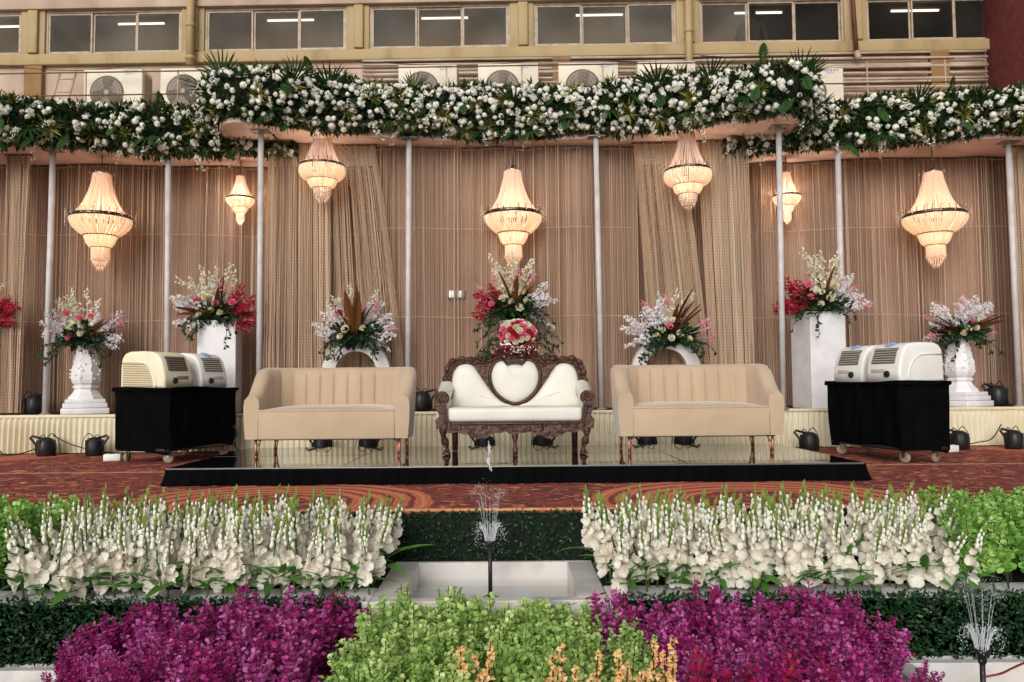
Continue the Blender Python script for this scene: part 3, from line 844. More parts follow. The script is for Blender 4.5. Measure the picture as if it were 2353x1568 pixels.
# ------------------------------------------------------------------ carved settee with a heart shaped back
M_leather = mat('white_leatherette', (214, 210, 200), 0.42, c2=(206, 202, 190), scale=4, spec=0.4, bump=0.03, bscale=50)
def wood_mat():
    m = mat('dark_carved_wood', (56, 30, 19), 0.4, c2=(30, 15, 10), scale=9, bump=0.9, bscale=26, c3=(74, 41, 25), stretch=(1, 1, 1), detail=6, lo=0.3, hi=0.7)
    return m
M_wood = wood_mat()
set_ = thing('carved_settee', 'white settee with carved dark wood frame and heart shaped back in the centre', 'settee', (P(1183, 950, 6.86).x, 6.86, HP))
def zb(zx, zy):   # outline picked in the picture -> local (x, z) at the back of the settee
    return ((964.95 + zx*0.3165 - 1183.3)/247.0, 0.61 + (883 - (588.2 + zy*0.3165))/247.0)
def zf(zx, zy, s=267.0):
    return ((964.95 + zx*0.3165 - 1183.3)/s, 0.61 + (883 - (588.2 + zy*0.3165))/s)
YB = 0.53
mir = lambda L: [(1390 - x, y) for x, y in L]
top_half = [(180, 965), (186, 905), (198, 850), (205, 800), (230, 762), (270, 742), (320, 735), (370, 742), (420, 738), (470, 742), (510, 722), (545, 712), (575, 690), (610, 684), (650, 664), (695, 658)]
outer = top_half + mir(top_half)[::-1][1:]
outer = smooth_poly([zb(*q) for q in outer], 3, closed=False)
poly = outer + [zb(1190, 1110), zb(200, 1110)]
fr = MB(); fr.prism(poly[::-1], YB, YB + 0.07); 
ff = fr.build('back_frame', M_wood, set_)
rim = MB()
op = np.array(outer); arc = np.r_[0, np.cumsum(np.linalg.norm(np.diff(op, axis=0), axis=1))]
ss = np.linspace(0, arc[-1], 260); ox_ = np.interp(ss, arc, op[:, 0]); oz_ = np.interp(ss, arc, op[:, 1])
rim.tube(np.stack([ox_, np.full(260, YB + 0.0), oz_ - 0.012], 1), 0.021 + 0.008*np.sin(ss*70) + 0.004*np.sin(ss*31), 8)
rim.tube(np.stack([ox_*0.955, np.full(260, YB - 0.006), oz_ - 0.045], 1), 0.012 + 0.004*np.sin(ss*90 + 1), 6)
g2 = np.random.default_rng(3)
for i in range(150):          # carved leaves and scrolls over the crest and shoulders
    u = g2.random(); q = int(u*259)
    dn = g2.uniform(0.02, 0.10)*(1.0 if abs(ox_[q]) < 0.3 else 0.6)
    rim.ball((ox_[q]*(1-dn*0.2), YB - 0.004, oz_[q] - dn), g2.uniform(0.010, 0.02), 0, 6, 4, (1.3, 0.7, 0.8))
for sx in (-1, 1):            # scrolls either side of the crest
    for cx, cz, r0 in ((0.13, zb(690, 715)[1], 0.05), (0.30, zb(690, 735)[1], 0.035), (0.46, zb(690, 765)[1], 0.035)):
        a = np.linspace(0, 10, 30); r_ = r0*(1 - a/12)
        rim.tube(np.stack([sx*(cx + r_*np.cos(a)), np.full(30, YB - 0.012), cz + r_*np.sin(a)], 1), 0.009, 6)
rim.build('carved_rim', M_wood, ff)
heart_h = [(695, 1066), (650, 1054), (605, 1028), (565, 990), (538, 945), (525, 895), (526, 850), (540, 808), (560, 780), (590, 765), (612, 768), (625, 785), (645, 797), (665, 792), (695, 789)]
heart = smooth_poly([zb(*q) for q in (heart_h + mir(heart_h)[::-1][1:-1])], 3)
h = MB(); h.puff(heart, zb(695, 900), YB - 0.02, 0.055); h.build('heart_cushion', M_leather, set_)
hm = MB(); hp = np.array([zb(695 + (x - 695)*1.055, 905 + (y - 905)*1.055) for x, y in (heart_h + mir(heart_h)[::-1][1:-1])])
hp = np.array(smooth_poly(hp, 4)); hp = np.vstack([hp, hp[:1]])
hm.tube(np.stack([hp[:, 0], np.full(len(hp), YB - 0.016), hp[:, 1]], 1), 0.017, 8); hm.build('heart_moulding', M_wood, ff)
wing = [(205, 1105), (232, 1040), (246, 975), (240, 930), (243, 880), (258, 832), (292, 796), (345, 783), (392, 798), (425, 838), (455, 885), (500, 950), (550, 1015), (605, 1060), (655, 1085), (690, 1105)]
for flip in (False, True):
    wz = [zb(*q) for q in (mir(wing) if flip else wing)]
    wz = smooth_poly(wz[::-1] if flip else wz, 3)
    if flip: wz = wz[::-1]; wz = wz[::-1]
    w = MB(); c_ = zb(1390 - 350 if flip else 350, 980)
    w.puff(wz, c_, YB - 0.012, 0.05); w.build('back_cushion', M_leather, set_)
st = MB(); st.bbox((0, 0.27, 0.35), (1.165, 0.56, 0.125), 0.035, 4); 
st.build('seat', M_leather, set_)
# arms: rolled white upholstery with a dark scroll on the front
for sx in (-1, 1):
    cx, cz = sx*abs(zf(160, 1020)[0]), zf(160, 1030)[1]
    ar = MB()
    def armfn(u, v):
        a = math.pi*(-0.38 + 1.32*u)           # from the inside of the arm over the top to the outside
        r_ = 0.062
        x_ = cx - sx*r_*math.cos(a)*1.05; z_ = cz + r_*math.sin(a)
        if u < 0.001: z_ = 0.38; x_ = cx - sx*0.050
        return (x_, 0.015 + 0.53*v, z_ + 0.10*v*v)
    ar.grid(armfn, 16, 10)
    ar.box((cx - sx*0.0, 0.28, 0.40), (0.085, 0.50, 0.16))
    ar.build('arm_pad', M_leather, set_)
    fw = MB()
    sc = [(0.055*math.cos(a), 0.056*math.sin(a)) for a in np.linspace(-0.5, 3.9, 16)]
    prof = [(cx + sx*p, cz + q) for p, q in sc]
    prof = prof + [(cx - sx*0.045, cz - 0.085), (cx - sx*0.055, cz - 0.17), (cx - sx*0.075, 0.29), (cx - sx*0.07, 0.235), (cx + sx*0.035, 0.235), (cx + sx*0.055, 0.30), (cx + sx*0.02, cz - 0.15), (cx + sx*0.045, cz - 0.08)]
    if sx > 0: prof = prof[::-1]
    fw.prism(prof, -0.035, 0.02)
    a = np.linspace(0, 9.5, 30); r_ = 0.046*(1 - a/11)
    fw.tube(np.stack([cx + sx*r_*np.cos(a), np.full(30, -0.037), cz + r_*np.sin(a)], 1), 0.009, 6)
    for k in range(7): fw.ball((cx - sx*(0.01 + 0.006*k), -0.034, cz - 0.07 - k*0.027), 0.017, 0, 7, 5, (1, 0.6, 1.1))
    fw.bbox((cx, 0.27, 0.255), (0.10, 0.56, 0.05), 0.012)
    fw.build('arm_post', M_wood, set_)
ap = MB()
xa = np.linspace(-0.585, 0.585, 80)
def apz(x):
    q = abs(x); return 0.20 - 0.055*math.exp(-((q-0.30)/0.11)**2) - 0.025*math.exp(-(q/0.05)**2) + 0.006*math.sin(x*60)
pa = [(x, apz(x)) for x in xa] + [(0.585, 0.288), (-0.585, 0.288)]
ap.prism(pa, -0.012, 0.03); ap.bbox((0, 0.0, 0.274), (1.18, 0.05, 0.022), 0.008)
for i in range(60):
    x = g2.uniform(-0.55, 0.55); z = g2.uniform(apz(x) + 0.015, 0.262); ap.ball((x, -0.012, z), g2.uniform(0.010, 0.018), 0, 6, 4, (1.5, 0.5, 0.8))
ap.build('apron', M_wood, set_)
for sx in (-1, 1):            # carved cabriole front legs
    l_ = MB(); x0 = sx*abs(zf(178, 1300)[0])
    zz = np.linspace(0.245, 0.004, 22); u = (0.245 - zz)/0.241
    l_.tube(np.stack([x0 + sx*(0.012*np.sin(u*6.0) - 0.012*u), 0.02 - 0.012*np.sin(u*5.5), zz], 1), 0.034 - 0.014*u + 0.008*np.sin(u*15) + 0.012*np.exp(-((u-0.98)/0.07)**2), 10)
    for k in range(6): l_.ball((x0 + sx*0.012*math.sin(k), -0.012, 0.22 - k*0.034), 0.02 - 0.0015*k, 0, 7, 5, (1, 0.7, 1))
    l_.build('leg', M_wood, set_)
    l_ = MB(); l_.tube([(sx*0.55, 0.50, 0.29), (sx*0.552, 0.52, 0.003)], [0.032, 0.026], 8); l_.build('leg', M_wood, set_)
l_ = MB(); l_.lathe([(0.034, 0.245), (0.034, 0.19), (0.026, 0.165), (0.03, 0.155), (0.017, 0.125), (0.016, 0.075), (0.026, 0.055), (0.022, 0.04), (0.024, 0.003)][::-1], 14, (0, 0.02, 0)); l_.build('leg', M_wood, set_)

# ------------------------------------------------------------------ draped trolleys with portable air coolers
def make_trolley(label, C, ang, a, b, flipx):
    """C: front corner; the long side b runs at angle ang, the short side a at ang+90 (or ang-90)"""
    ux = Vector((math.cos(ang), math.sin(ang), 0)); px = Vector((-math.sin(ang), math.cos(ang), 0))*(1 if not flipx else -1)
    cen = Vector((C[0], C[1], 0)) + ux*b/2 + px*a/2
    t = thing('draped_trolley', label, 'trolley', cen, ang, 'draped trolleys carrying air coolers')
    L, W_, H = b, a, 0.735
    cl = MB()
    per = 2*(L + W_)
    def rect(s):
        s = s % per
        if s < L: return (-L/2 + s, -W_/2, 0, -1)
        s -= L
        if s < W_: return (L/2, -W_/2 + s, 1, 0)
        s -= W_
        if s < L: return (L/2 - s, W_/2, 0, 1)
        s -= L
        return (-L/2, W_/2 - s, -1, 0)
    def clo(u, v):
        s = u*per; x, y, nx_, ny_ = rect(s)
        k = 0.022*(1-v)*math.sin(s*7.0) + 0.010*math.sin(s*23 + v*3) + 0.006*math.sin(s*41 - v*5) + 0.035*max(0, v-0.92)/0.08
        zb_ = 0.125 + 0.03*math.sin(s*3.3) + 0.012*math.sin(s*11)
        return (x + nx_*k, y + ny_*k, zb_ + (H - zb_ + 0.010*math.sin(s*5))*v)
    cl.grid(clo, 320, 14, closed_u=True)
    cl.build('cloth_cover', M_black_cloth, t)
    tp = MB(); tp.bbox((0, 0, H - 0.02), (L + 0.05, W_ + 0.05, 0.03), 0.01); tp.build('top_board', M_black_cloth, t)
    ba = MB(); ba.bbox((0, 0, 0.13), (L - 0.02, W_ - 0.02, 0.03), 0.008)
    for sx in (-1, 1):
        for sy in (-1, 1): ba.box((sx*(L/2-0.04), sy*(W_/2-0.04), 0.43), (0.03, 0.03, 0.57))
    ba.build('frame', M_black_plastic, t)
    M_wheel = bpy.data.materials.get('trolley_wheel') or mat('trolley_wheel', (150, 134, 112), 0.5, c2=(126, 112, 92), scale=9)
    for sx in (-1, 1):
        for sy in (-1, 1):
            w = thing('caster', None, None); w.parent = t; w.location = (sx*(L/2-0.09), sy*(W_/2-0.08), 0); w.rotation_euler = (0, 0, 0.5*sx + 0.8*sy)
            del_ = MB(); del_.lathe([(0.016, -0.016), (0.045, -0.015), (0.052, -0.009), (0.052, 0.009), (0.045, 0.015), (0.016, 0.016)], 18, (0, 0, 0.053), M=Rx(math.pi/2)); del_.build('wheel', M_wheel, w)
            fk = MB(); fk.box((0, 0.021, 0.08), (0.03, 0.005, 0.06)); fk.box((0, -0.021, 0.08), (0.03, 0.005, 0.06)); fk.box((0, 0, 0.112), (0.05, 0.05, 0.008)); fk.build('fork', M_chrome, w)
    return t, cen, ux
def make_cooler(label, loc, ang, body, grille, slatmat, sidegrille, mirror, emblem=True):
    """front faces local -x; mirrored when needed"""
    t = thing('portable_air_cooler', label, 'air cooler', loc, ang, 'portable air coolers on the draped trolleys')
    m = -1 if mirror else 1
    prof = [(-0.27, 0.0), (-0.268, 0.10), (-0.25, 0.19), (-0.222, 0.27), (-0.18, 0.325), (-0.12, 0.352), (0.0, 0.362), (0.16, 0.36), (0.22, 0.34), (0.258, 0.29), (0.27, 0.2), (0.272, 0.0)]
    bm = bmesh.new(); W_ = 0.40
    va = [bm.verts.new((x, -W_/2, z)) for x, z in prof]; vb = [bm.verts.new((x, W_/2, z)) for x, z in prof]
    n = len(prof)
    for i in range(n): bm.faces.new((va[i], va[(i+1) % n], vb[(i+1) % n], vb[i]))
    fa = bm.faces.new(va[::-1]); fb = bm.faces.new(vb)
    bmesh.ops.recalc_face_normals(bm, faces=bm.faces[:])
    ed = [e for e in list(fa.edges) + list(fb.edges)]
    bmesh.ops.bevel(bm, geom=ed, offset=0.028, segments=4, profile=0.5, affect='EDGES')
    me = bpy.data.meshes.new('cooler_body'); bm.to_mesh(me); bm.free(); me.materials.append(body)
    for p_ in me.polygons: p_.use_smooth = True
    link(me, 'body', t)
    # sloping front outlet with slats
    f0, f1 = np.array([-0.256, 0, 0.165]), np.array([-0.197, 0, 0.305])
    d = (f1 - f0); ln = np.linalg.norm(d); d = d/ln; ang_ = math.atan2(d[0], d[2])
    Mr = Ry(ang_)
    gr = MB(); mid = (f0 + f1)/2
    gr.bbox(mid + np.array([0.004, 0, 0]), (0.03, 0.27, ln), 0.004, 1, M=Mr)
    go = gr.build('outlet', grille, t)
    for i in range(6):
        p_ = f0 + d*ln*(0.1 + 0.16*i) + np.array([-0.012, 0, 0])
        sl = MB(); sl.box(p_, (0.016, 0.262, 0.008), M=Mr @ Ry(0.5)); sl.build('slat', slatmat, go)
    kn = MB(); kn.lathe([(0.03, -0.008), (0.032, 0.0), (0.03, 0.012), (0.02, 0.014)], 18, (-0.272, m*0.06, 0.07), M=Ry(-math.pi/2)); kn.build('knob', M_black_plastic, t)
    pn = MB(); pn.bbox((-0.266, -m*0.05, 0.10), (0.012, 0.16, 0.035), 0.003); pn.build('control_panel', slatmat, t)
    if emblem:
        em = MB(); em.lathe([(0.05, 0.0), (0.052, 0.003), (0.045, 0.006)], 20, (0, 0, 0)); 
        v = em.v[0]; v[:, 1] *= 1.25; em.v[0] = v @ Ry(-0.42).T + np.array([-0.145, 0, 0.345])
        em.build('emblem', bpy.data.materials.get('blue_emblem') or mat('blue_emblem', (66, 110, 190), 0.4, c2=(180, 205, 235), scale=40), t)
    # side panel outline / inlet
    arc_pts = []
    for u in np.linspace(0, 1, 18):
        a = u*math.pi/2
        arc_pts.append((-0.17 + 0.20*(1-math.cos(a)), 0.24*math.sin(a) + 0.01))
    for sy in (-1, 1):
        y_ = sy*(W_/2 + 0.001)
        sp = MB(); pp = [(x, y_, z) for x, z in arc_pts] + [(0.24, y_, 0.25)]
        sp.tube(pp, 0.009, 6); so = sp.build('side_moulding', body, t)
        if sidegrille:
            for i in range(13):
                z = 0.02 + i*0.0175
                x0 = -0.15 + 0.17*(1 - math.cos(math.asin(min(1, z/0.25))))
                xx0, xx1 = x0 + 0.02, 0.235
                sg = MB(); sg.box(((xx0+xx1)/2, sy*(W_/2 + 0.0005), z), (xx1-xx0, 0.004, 0.0075)); sg.build('louvre', bpy.data.materials.get('side_louvre') or mat('side_louvre', (120, 100, 58), 0.6), t)
    return t
M_ivory = mat('yellowed_plastic', (230, 222, 196), 0.45, c2=(220, 208, 174), scale=3)
M_wplastic = mat('white_plastic', (226, 224, 219), 0.42, c2=(216, 214, 208), scale=4)
M_outlet = mat('dark_outlet', (58, 54, 46), 0.7)
M_slat_w = mat('slat_light', (182, 176, 162), 0.5)
M_slat_d = mat('slat_taupe', (136, 124, 108), 0.5)
tl, cl_, ul = make_trolley('black cloth draped trolley on the left carrying a yellowed air cooler', (-3.30, 7.68), R(72), 0.66, 1.0, False)
tr, cr_, ur = make_trolley('black cloth draped trolley on the right carrying two white air coolers', (3.46, 7.10), R(100.5), 0.47, 1.15, True)
zt = 0.733
def on(cen, ux, along, across):
    px = Vector((-ux.y, ux.x, 0)); q = cen + ux*along + px*across; return (q.x, q.y, zt)
make_cooler('yellowed portable air cooler with a slotted side on the left trolley', on(cl_, ul, -0.30, 0.0), R(162), M_ivory, M_outlet, M_slat_d, True, False, False)
make_cooler('white portable air cooler behind the yellowed one on the left trolley', on(cl_, ul, 0.24, 0.0), R(160), M_wplastic, M_outlet, M_slat_w, True, False)
make_cooler('front white portable air cooler on the right trolley', on(cr_, ur, -0.27, -0.03), R(20), M_wplastic, M_outlet, M_slat_w, False, True)
make_cooler('rear white portable air cooler on the right trolley', on(cr_, ur, 0.26, -0.03), R(18), M_wplastic, M_outlet, M_slat_w, False, True)

# ------------------------------------------------------------------ plinths, urns and ring stands
def square_plinth(vx, D, h, w, rz, label):
    p = P(vx, 800, D); t = thing('square_plinth', label, 'plinth', (p.x, D, ST_Z), rz, 'tall white square plinths')
    o = MB(); o.bbox((0, 0, h/2), (w, w*0.9, h), 0.006, 2, smooth=False); o.build('column', M_white_paint, t)
    o = MB(); o.bbox((0, 0, h + 0.006), (w + 0.012, w*0.9 + 0.012, 0.014), 0.004); o.build('top_slab', M_white_paint, t)
square_plinth(506, 9.38, 1.06, 0.43, R(8), 'tall white square plinth behind the left trolley')
square_plinth(1880, 9.25, 1.09, 0.45, R(12), 'tall white square plinth behind the right sofa')
def urn(vx, D, sc, label):
    p = P(vx, 900, D); t = thing('baluster_urn', label, 'urn', (p.x, D, ST_Z), R(28), 'white carved baluster urns'); t.scale = (sc,)*3
    o = MB()
    for z, w, h in ((0.035, 0.50, 0.07), (0.10, 0.46, 0.055), (0.15, 0.42, 0.045)): o.bbox((0, 0, z), (w, w, h), 0.01)
    o.build('stepped_base', M_white_paint, t)
    o = MB(); o.lathe([(0.20, 0.172), (0.19, 0.20), (0.15, 0.24), (0.125, 0.28), (0.13, 0.30), (0.145, 0.305), (0.145, 0.325), (0.125, 0.335), (0.15, 0.36), (0.165, 0.40), (0.168, 0.46), (0.15, 0.56), (0.125, 0.66), (0.115, 0.73), (0.125, 0.77), (0.118, 0.80)], 8, square=0.12, smooth=False)
    o.build('baluster', M_white_paint, t)
    o = MB(); g_ = np.random.default_rng(5)
    for i in range(70):
        z = g_.uniform(0.38, 0.72); a = g_.uniform(0, 6.28); r_ = np.interp(z, [0.36, 0.42, 0.5, 0.66, 0.73], [0.15, 0.165, 0.162, 0.125, 0.115])
        o.ball((r_*math.cos(a), r_*math.sin(a), z), 0.013, 0, 6, 4)
    o.build('carved_relief', M_white_paint, t, kind='stuff')
urn(197, 9.4, 1.0, 'white carved baluster urn left of the left trolley')
urn(2205, 9.32, 1.0, 'white carved baluster urn behind the right trolley')
def ring_stand(vx, D, label, slab_dx):
    p = P(vx, 850, D); t = thing('ring_stand', label, 'flower stand', (p.x, D, ST_Z), 0, 'white ring shaped flower stands')
    Ro, Ri, w, cz = 0.395, 0.215, 0.15, 0.44
    o = MB(); n = 64
    cx_off = 0.0
    prof = [(1, -w/2), (1.0, w/2), (0, w/2), (0, -w/2)]
    v = []; f = []
    for i in range(n):
        a = 2*math.pi*i/n; th = 0.75 + 0.25*(0.5 - 0.5*math.sin(a))     # slimmer towards the top
        ri = Ro - (Ro - Ri)*th
        for r_, y in ((Ro, -w/2), (Ro, w/2), (ri, w/2), (ri, -w/2)): v.append((r_*math.cos(a), y, cz + r_*math.sin(a)))
    for i in range(n):
        k = (i+1) % n
        for j in range(4): f.append((i*4+j, i*4+(j+1) % 4, k*4+(j+1) % 4, k*4+j))
    o.add(v, [q[::-1] for q in f], 0, False); o.build('ring', M_white_stone, t)
    o = MB(); o.bbox((0, 0, 0.035), (0.5, 0.26, 0.07), 0.008); o.build('base_block', M_white_paint, t)
    o = MB(); o.bbox((slab_dx, 0, cz + Ro + 0.012), (0.36, 0.22, 0.045), 0.008); o.build('top_slab', M_white_paint, t)
ring_stand(820, 9.25, 'white ring shaped flower stand behind the left sofa', 0.0)
ring_stand(1529, 9.25, 'white ring shaped flower stand behind the right sofa', -0.12)
p = P(1183, 800, 9.3)
t = thing('flower_pillar', 'white pillar hidden behind the settee under the centre bouquet', 'plinth', (p.x, 9.3, ST_Z))
o = MB(); o.bbox((-0.03, 0, 0.51), (0.28, 0.26, 1.02), 0.008); o.build('column', M_white_paint, t)
o = MB(); o.bbox((-0.03, 0, 1.03), (0.32, 0.3, 0.03), 0.006); o.build('top_slab', M_white_paint, t)

# ------------------------------------------------------------------ stage spot lamps with their cables
def make_spot(label, vx, vy, D, z0, rz, sc=1.0):
    p = P(vx, vy, D)
    t = thing('stage_spot_lamp', label, 'spot lamp', (p.x, D, z0), rz, 'black stage spot lamps'); sc = sc*0.88; t.scale = (sc, sc, sc*1.15)
    o = MB()
    o.lathe([(0.09, 0.0), (0.102, 0.01), (0.104, 0.10), (0.098, 0.15), (0.075, 0.185), (0.03, 0.20)], 18); 
    for i in range(10):
        a = 2*math.pi*i/10; o.box((0.1*math.cos(a), 0.1*math.sin(a), 0.13), (0.012, 0.02, 0.08), M=Rz(a))
    o.build('housing', M_black_plastic, t)
    o = MB(); o.tube([(-0.112, 0, 0.02), (-0.118, 0, 0.12), (-0.19, 0, 0.20), (-0.165, 0, 0.215), (-0.03, 0, 0.185)], 0.014, 6); o.tube([(0.112, 0, 0.0), (0.116, 0, 0.12), (0.1, 0, 0.16)], 0.012, 6); o.build('yoke', M_black_plastic, t)
    o = MB(); o.tube(smooth_poly([(0, 0.02, 0.185), (-0.05, 0.03, 0.225), (-0.075, 0.02, 0.20), (-0.02, 0.03, 0.18), (0.03, 0.02, 0.225), (0.075, 0.03, 0.235), (0.13, 0.04, 0.16), (0.15, 0.05, 0.02)], 6, closed=False), 0.005, 6); o.build('cable_loop', M_black_rubber, t)
    return t
spots = [('spot lamp second from the left edge in front of the cream skirting', 105, 1040, 8.75, 0, 0.1), ('spot lamp beside the left trolley in front of the skirting', 217, 1040, 8.75, 0, 3.0),
         ('spot lamp under the left sofa, the left one of two', 740, 1030, 8.7, 0, 0.3), ('spot lamp under the left sofa, the right one of two', 846, 1030, 8.7, 0, 2.9),
         ('spot lamp under the left half of the carved settee', 1113, 1025, 8.7, 0, 0.2), ('spot lamp under the right half of the carved settee', 1247, 1025, 8.7, 0, 3.2),
         ('spot lamp under the right sofa, the left one of two', 1488, 1025, 8.7, 0, 0.2), ('spot lamp under the right sofa, the right one of two', 1572, 1025, 8.7, 0, 2.9),
         ('spot lamp between the right sofa and the right trolley', 1860, 1030, 8.6, 0, 0.1), ('spot lamp just right of the right trolley', 2205, 1022, 8.6, 0, 0.0),
         ('spot lamp at the right edge in front of the skirting', 2330, 1022, 8.6, 0, 0.2)]
for lb, vx, vy, D, z0, rz in spots: make_spot(lb, vx, vy, D, z0, rz)
make_spot('spot lamp on the raised stage between the left sofa and the settee', 968, 930, 9.15, ST_Z, 3.0, 1.15)
make_spot('spot lamp on the raised stage right of the right urn', 2292, 920, 9.45, ST_Z, 0.2, 1.2)
make_spot('spot lamp on the raised stage behind the strings at the far left', 78, 935, 9.45, ST_Z, 2.8, 1.1)
def cable(pts, label, r=0.006, m=M_black_rubber, g='loose cables'):
    q = smooth_poly([tuple(p) for p in pts], 6, closed=False) if len(pts[0]) == 3 else pts
    o = MB(); o.tube(q, r, 6); return tag(o.build('cable', m), label, 'cable', g)
X = lambda v, D: (v - 1176.5)/FV*D
cable([(X(-20, 8.8), 8.75, 0.02), (X(10, 8.8), 8.7, 0.10), (X(25, 8.8), 8.72, 0.02), (X(60, 8.8), 8.75, 0.03), (X(95, 8.8), 8.85, 0.10)], 'black cable looping at the far left in front of the skirting')
cable([(X(118, 8.8), 8.86, 0.22), (X(150, 8.8), 8.84, 0.14), (X(180, 8.8), 8.84, 0.09), (X(212, 8.8), 8.8, 0.06)], 'black cable strung between the two left spot lamps')
cable([(X(230, 8.8), 8.85, 0.04), (X(270, 8.7), 8.85, 0.02), (X(560, 8.7), 8.88, 0.02), (X(900, 8.7), 8.86, 0.02), (X(1090, 8.7), 8.84, 0.02)], 'black cable lying along the foot of the skirting behind the left sofa')
cable([(X(1270, 8.7), 8.84, 0.02), (X(1450, 8.7), 8.86, 0.02), (X(1700, 8.7), 8.86, 0.02), (X(1900, 8.6), 8.8, 0.02)], 'black cable lying along the foot of the skirting behind the right sofa')
cable([(X(2220, 8.6), 8.8, 0.02), (X(2260, 8.6), 8.78, 0.06), (X(2290, 8.6), 8.75, 0.1), (X(2310, 8.6), 8.72, 0.26)], 'black cable between the two spot lamps at the right edge')
cable([(X(546, 8.3), 8.2, 0.34), (X(557, 8.3), 8.15, 0.26), (X(552, 8.3), 8.12, 0.16), (X(560, 8.3), 8.1, 0.12), (X(566, 8.2), 8.02, 0.04), (X(545, 8.2), 8.0, 0.03)], 'black cable bundle hanging behind the left trolley', 0.01)
for vx, D, lb in ((262, 8.1, 'white power strip on the carpet beside the left trolley'), (2175, 8.3, 'white power strip on the carpet behind the right trolley')):
    t = thing('power_strip', lb, 'power strip', (X(vx, D), D, 0.0), 0.3, 'white power strips')
    o = MB(); o.bbox((0, 0, 0.035), (0.16, 0.08, 0.07), 0.01); o.build('case', M_wplastic, t)
    for k in (-0.04, 0.04):
        o = MB(); o.lathe([(0.018, 0), (0.018, 0.004), (0.01, 0.005)], 12, (k, 0, 0.07)); o.build('socket', M_slat_w, t)

# ------------------------------------------------------------------ outdoor air conditioner units on the ledge, with rail
M_acbody = mat('cream_ac_body', (216, 205, 184), 0.5, c2=(204, 192, 170), scale=3, detail=7)
M_acside = mat('ac_side', (160, 146, 118), 0.6)
M_fan = mat('fan_grey', (128, 116, 102), 0.6, c2=(108, 98, 86), scale=8)
M_blue_ink = mat('blue_print', (112, 128, 178), 0.6)
AD = 12.4
acs = [(192, 328, 160, 'cream outdoor air conditioner second from the left end of the ledge, nearest the left edge'), (368, 502, 157, 'cream outdoor air conditioner partly behind the left end of the high garland'),
       (915, 1050, 150, 'cream outdoor air conditioner with only its top showing left of centre'), (1098, 1237, 147, 'cream outdoor air conditioner above the carved settee'),
       (1283, 1420, 145, 'cream outdoor air conditioner right of the one above the settee'), (1465, 1598, 142, 'cream outdoor air conditioner hidden mostly by flowers, left of the drain pipe'),
       (1806, 1937, 158, 'cream outdoor air conditioner at the right end of the high garland')]
acs[0] = (192, 328, 160, 'cream outdoor air conditioner whose right side shows, nearest the left edge')
ac0 = None
for a, b, y, lb in acs:
    p0, p1 = P(a, y, AD), P(b, y, AD)
    loc = ((p0.x + p1.x)/2, AD, 4.93); H = p0.z - 4.93; w = p1.x - p0.x
    t = thing('outdoor_ac_unit', lb, 'air conditioner', loc, R(-1.07), 'outdoor air conditioners on the ledge')
    o = MB(); o.bbox((0, 0.17, H/2), (w, 0.34, H), 0.012, 2); o.build('case', M_acbody, t)
    o = MB(); o.box((w/2 + 0.002, 0.2, H*0.5), (0.006, 0.25, H*0.86)); o.box((w/2 + 0.006, 0.12, H*0.72), (0.01, 0.03, 0.12)); o.build('side_panel', M_acside, t)
    cx, cz, r_ = -w*0.10, H - 0.115 - 0.26, 0.26
    o = MB(); o.lathe([(r_ - 0.01, -0.001), (r_, 0.006), (r_ + 0.012, 0.004), (r_ + 0.012, -0.004)], 40, (cx, -0.003, cz), M=Rx(math.pi/2), caps=False)
    rg = o.build('fan_ring', M_fan, t)
    o = MB(); o.lathe([(r_ - 0.008, 0), (r_ - 0.008, 0.002)], 40, (cx, -0.002, cz), M=Rx(math.pi/2)); o.build('fan_well', M_slat_d, rg)
    o = MB()
    for k in range(3):
        an = k*2.094 + 0.4
        def bl(u, v): 
            q = an + (v - 0.5)*1.3*(0.5 + 0.5*u); rr = 0.05 + (r_ - 0.07)*u
            return (cx + rr*math.cos(q), -0.006 - 0.006*v, cz + rr*math.sin(q))
        o.grid(bl, 6, 6)
    o.lathe([(0.05, 0), (0.05, 0.012), (0.03, 0.016)], 14, (cx, -0.004, cz), M=Rx(math.pi/2)); o.build('fan_blades', mat('fan_blade', (150, 138, 124), 0.5) if ac0 is None else bpy.data.materials['fan_blade'], rg)
    o = MB()
    for k in range(36):
        an = k*2*math.pi/36; o.tube([(cx + 0.045*math.cos(an), -0.022, cz + 0.045*math.sin(an)), (cx + r_*math.cos(an + 0.3), -0.014, cz + r_*math.sin(an + 0.3))], 0.0022, 4, caps=False)
    for rr in (0.09, 0.15, 0.21): o.tube([(cx + rr*math.cos(q), -0.02, cz + rr*math.sin(q)) for q in np.linspace(0, 2*math.pi, 33)], 0.0022, 4, caps=False)
    o.build('fan_guard', M_fan, rg)
    # blue print in the corner (too blurred in the photograph to read)
    o = MB(); q0 = w*0.5 - 0.30; gg = np.random.default_rng(11)
    for k in range(8):
        xk = q0 + k*0.029
        o.box((xk, -0.003, H - 0.035), (0.007, 0.003, 0.036)); o.box((xk + 0.010, -0.003, H - 0.035 + gg.choice([-0.012, 0, 0.014])), (0.011, 0.003, 0.007))
        if k % 2: o.box((xk + 0.017, -0.003, H - 0.035), (0.005, 0.003, 0.036))
    for k in range(5):
        xk = q0 + 0.035 + k*0.024
        o.box((xk, -0.003, H - 0.075), (0.005, 0.003, 0.022)); o.box((xk + 0.008, -0.003, H - 0.075 + gg.choice([-0.007, 0, 0.008])), (0.010, 0.003, 0.005))
    o.build('printed_mark', M_blue_ink, t)
    for sx in (-1, 1):
        o = MB(); o.bbox((sx*w*0.32, 0.17, -0.0), (0.05, 0.34, 0.02), 0.004); o.build('foot', M_fan, t)
    ac0 = t
rl = thing('ledge_rail', 'thin dark two bar railing in front of the outdoor air conditioners', 'railing', (0, 12.05, 0), R(-1.07))
zr0, zr1 = P(390, 158, 12.05).z, P(390, 211, 12.05).z
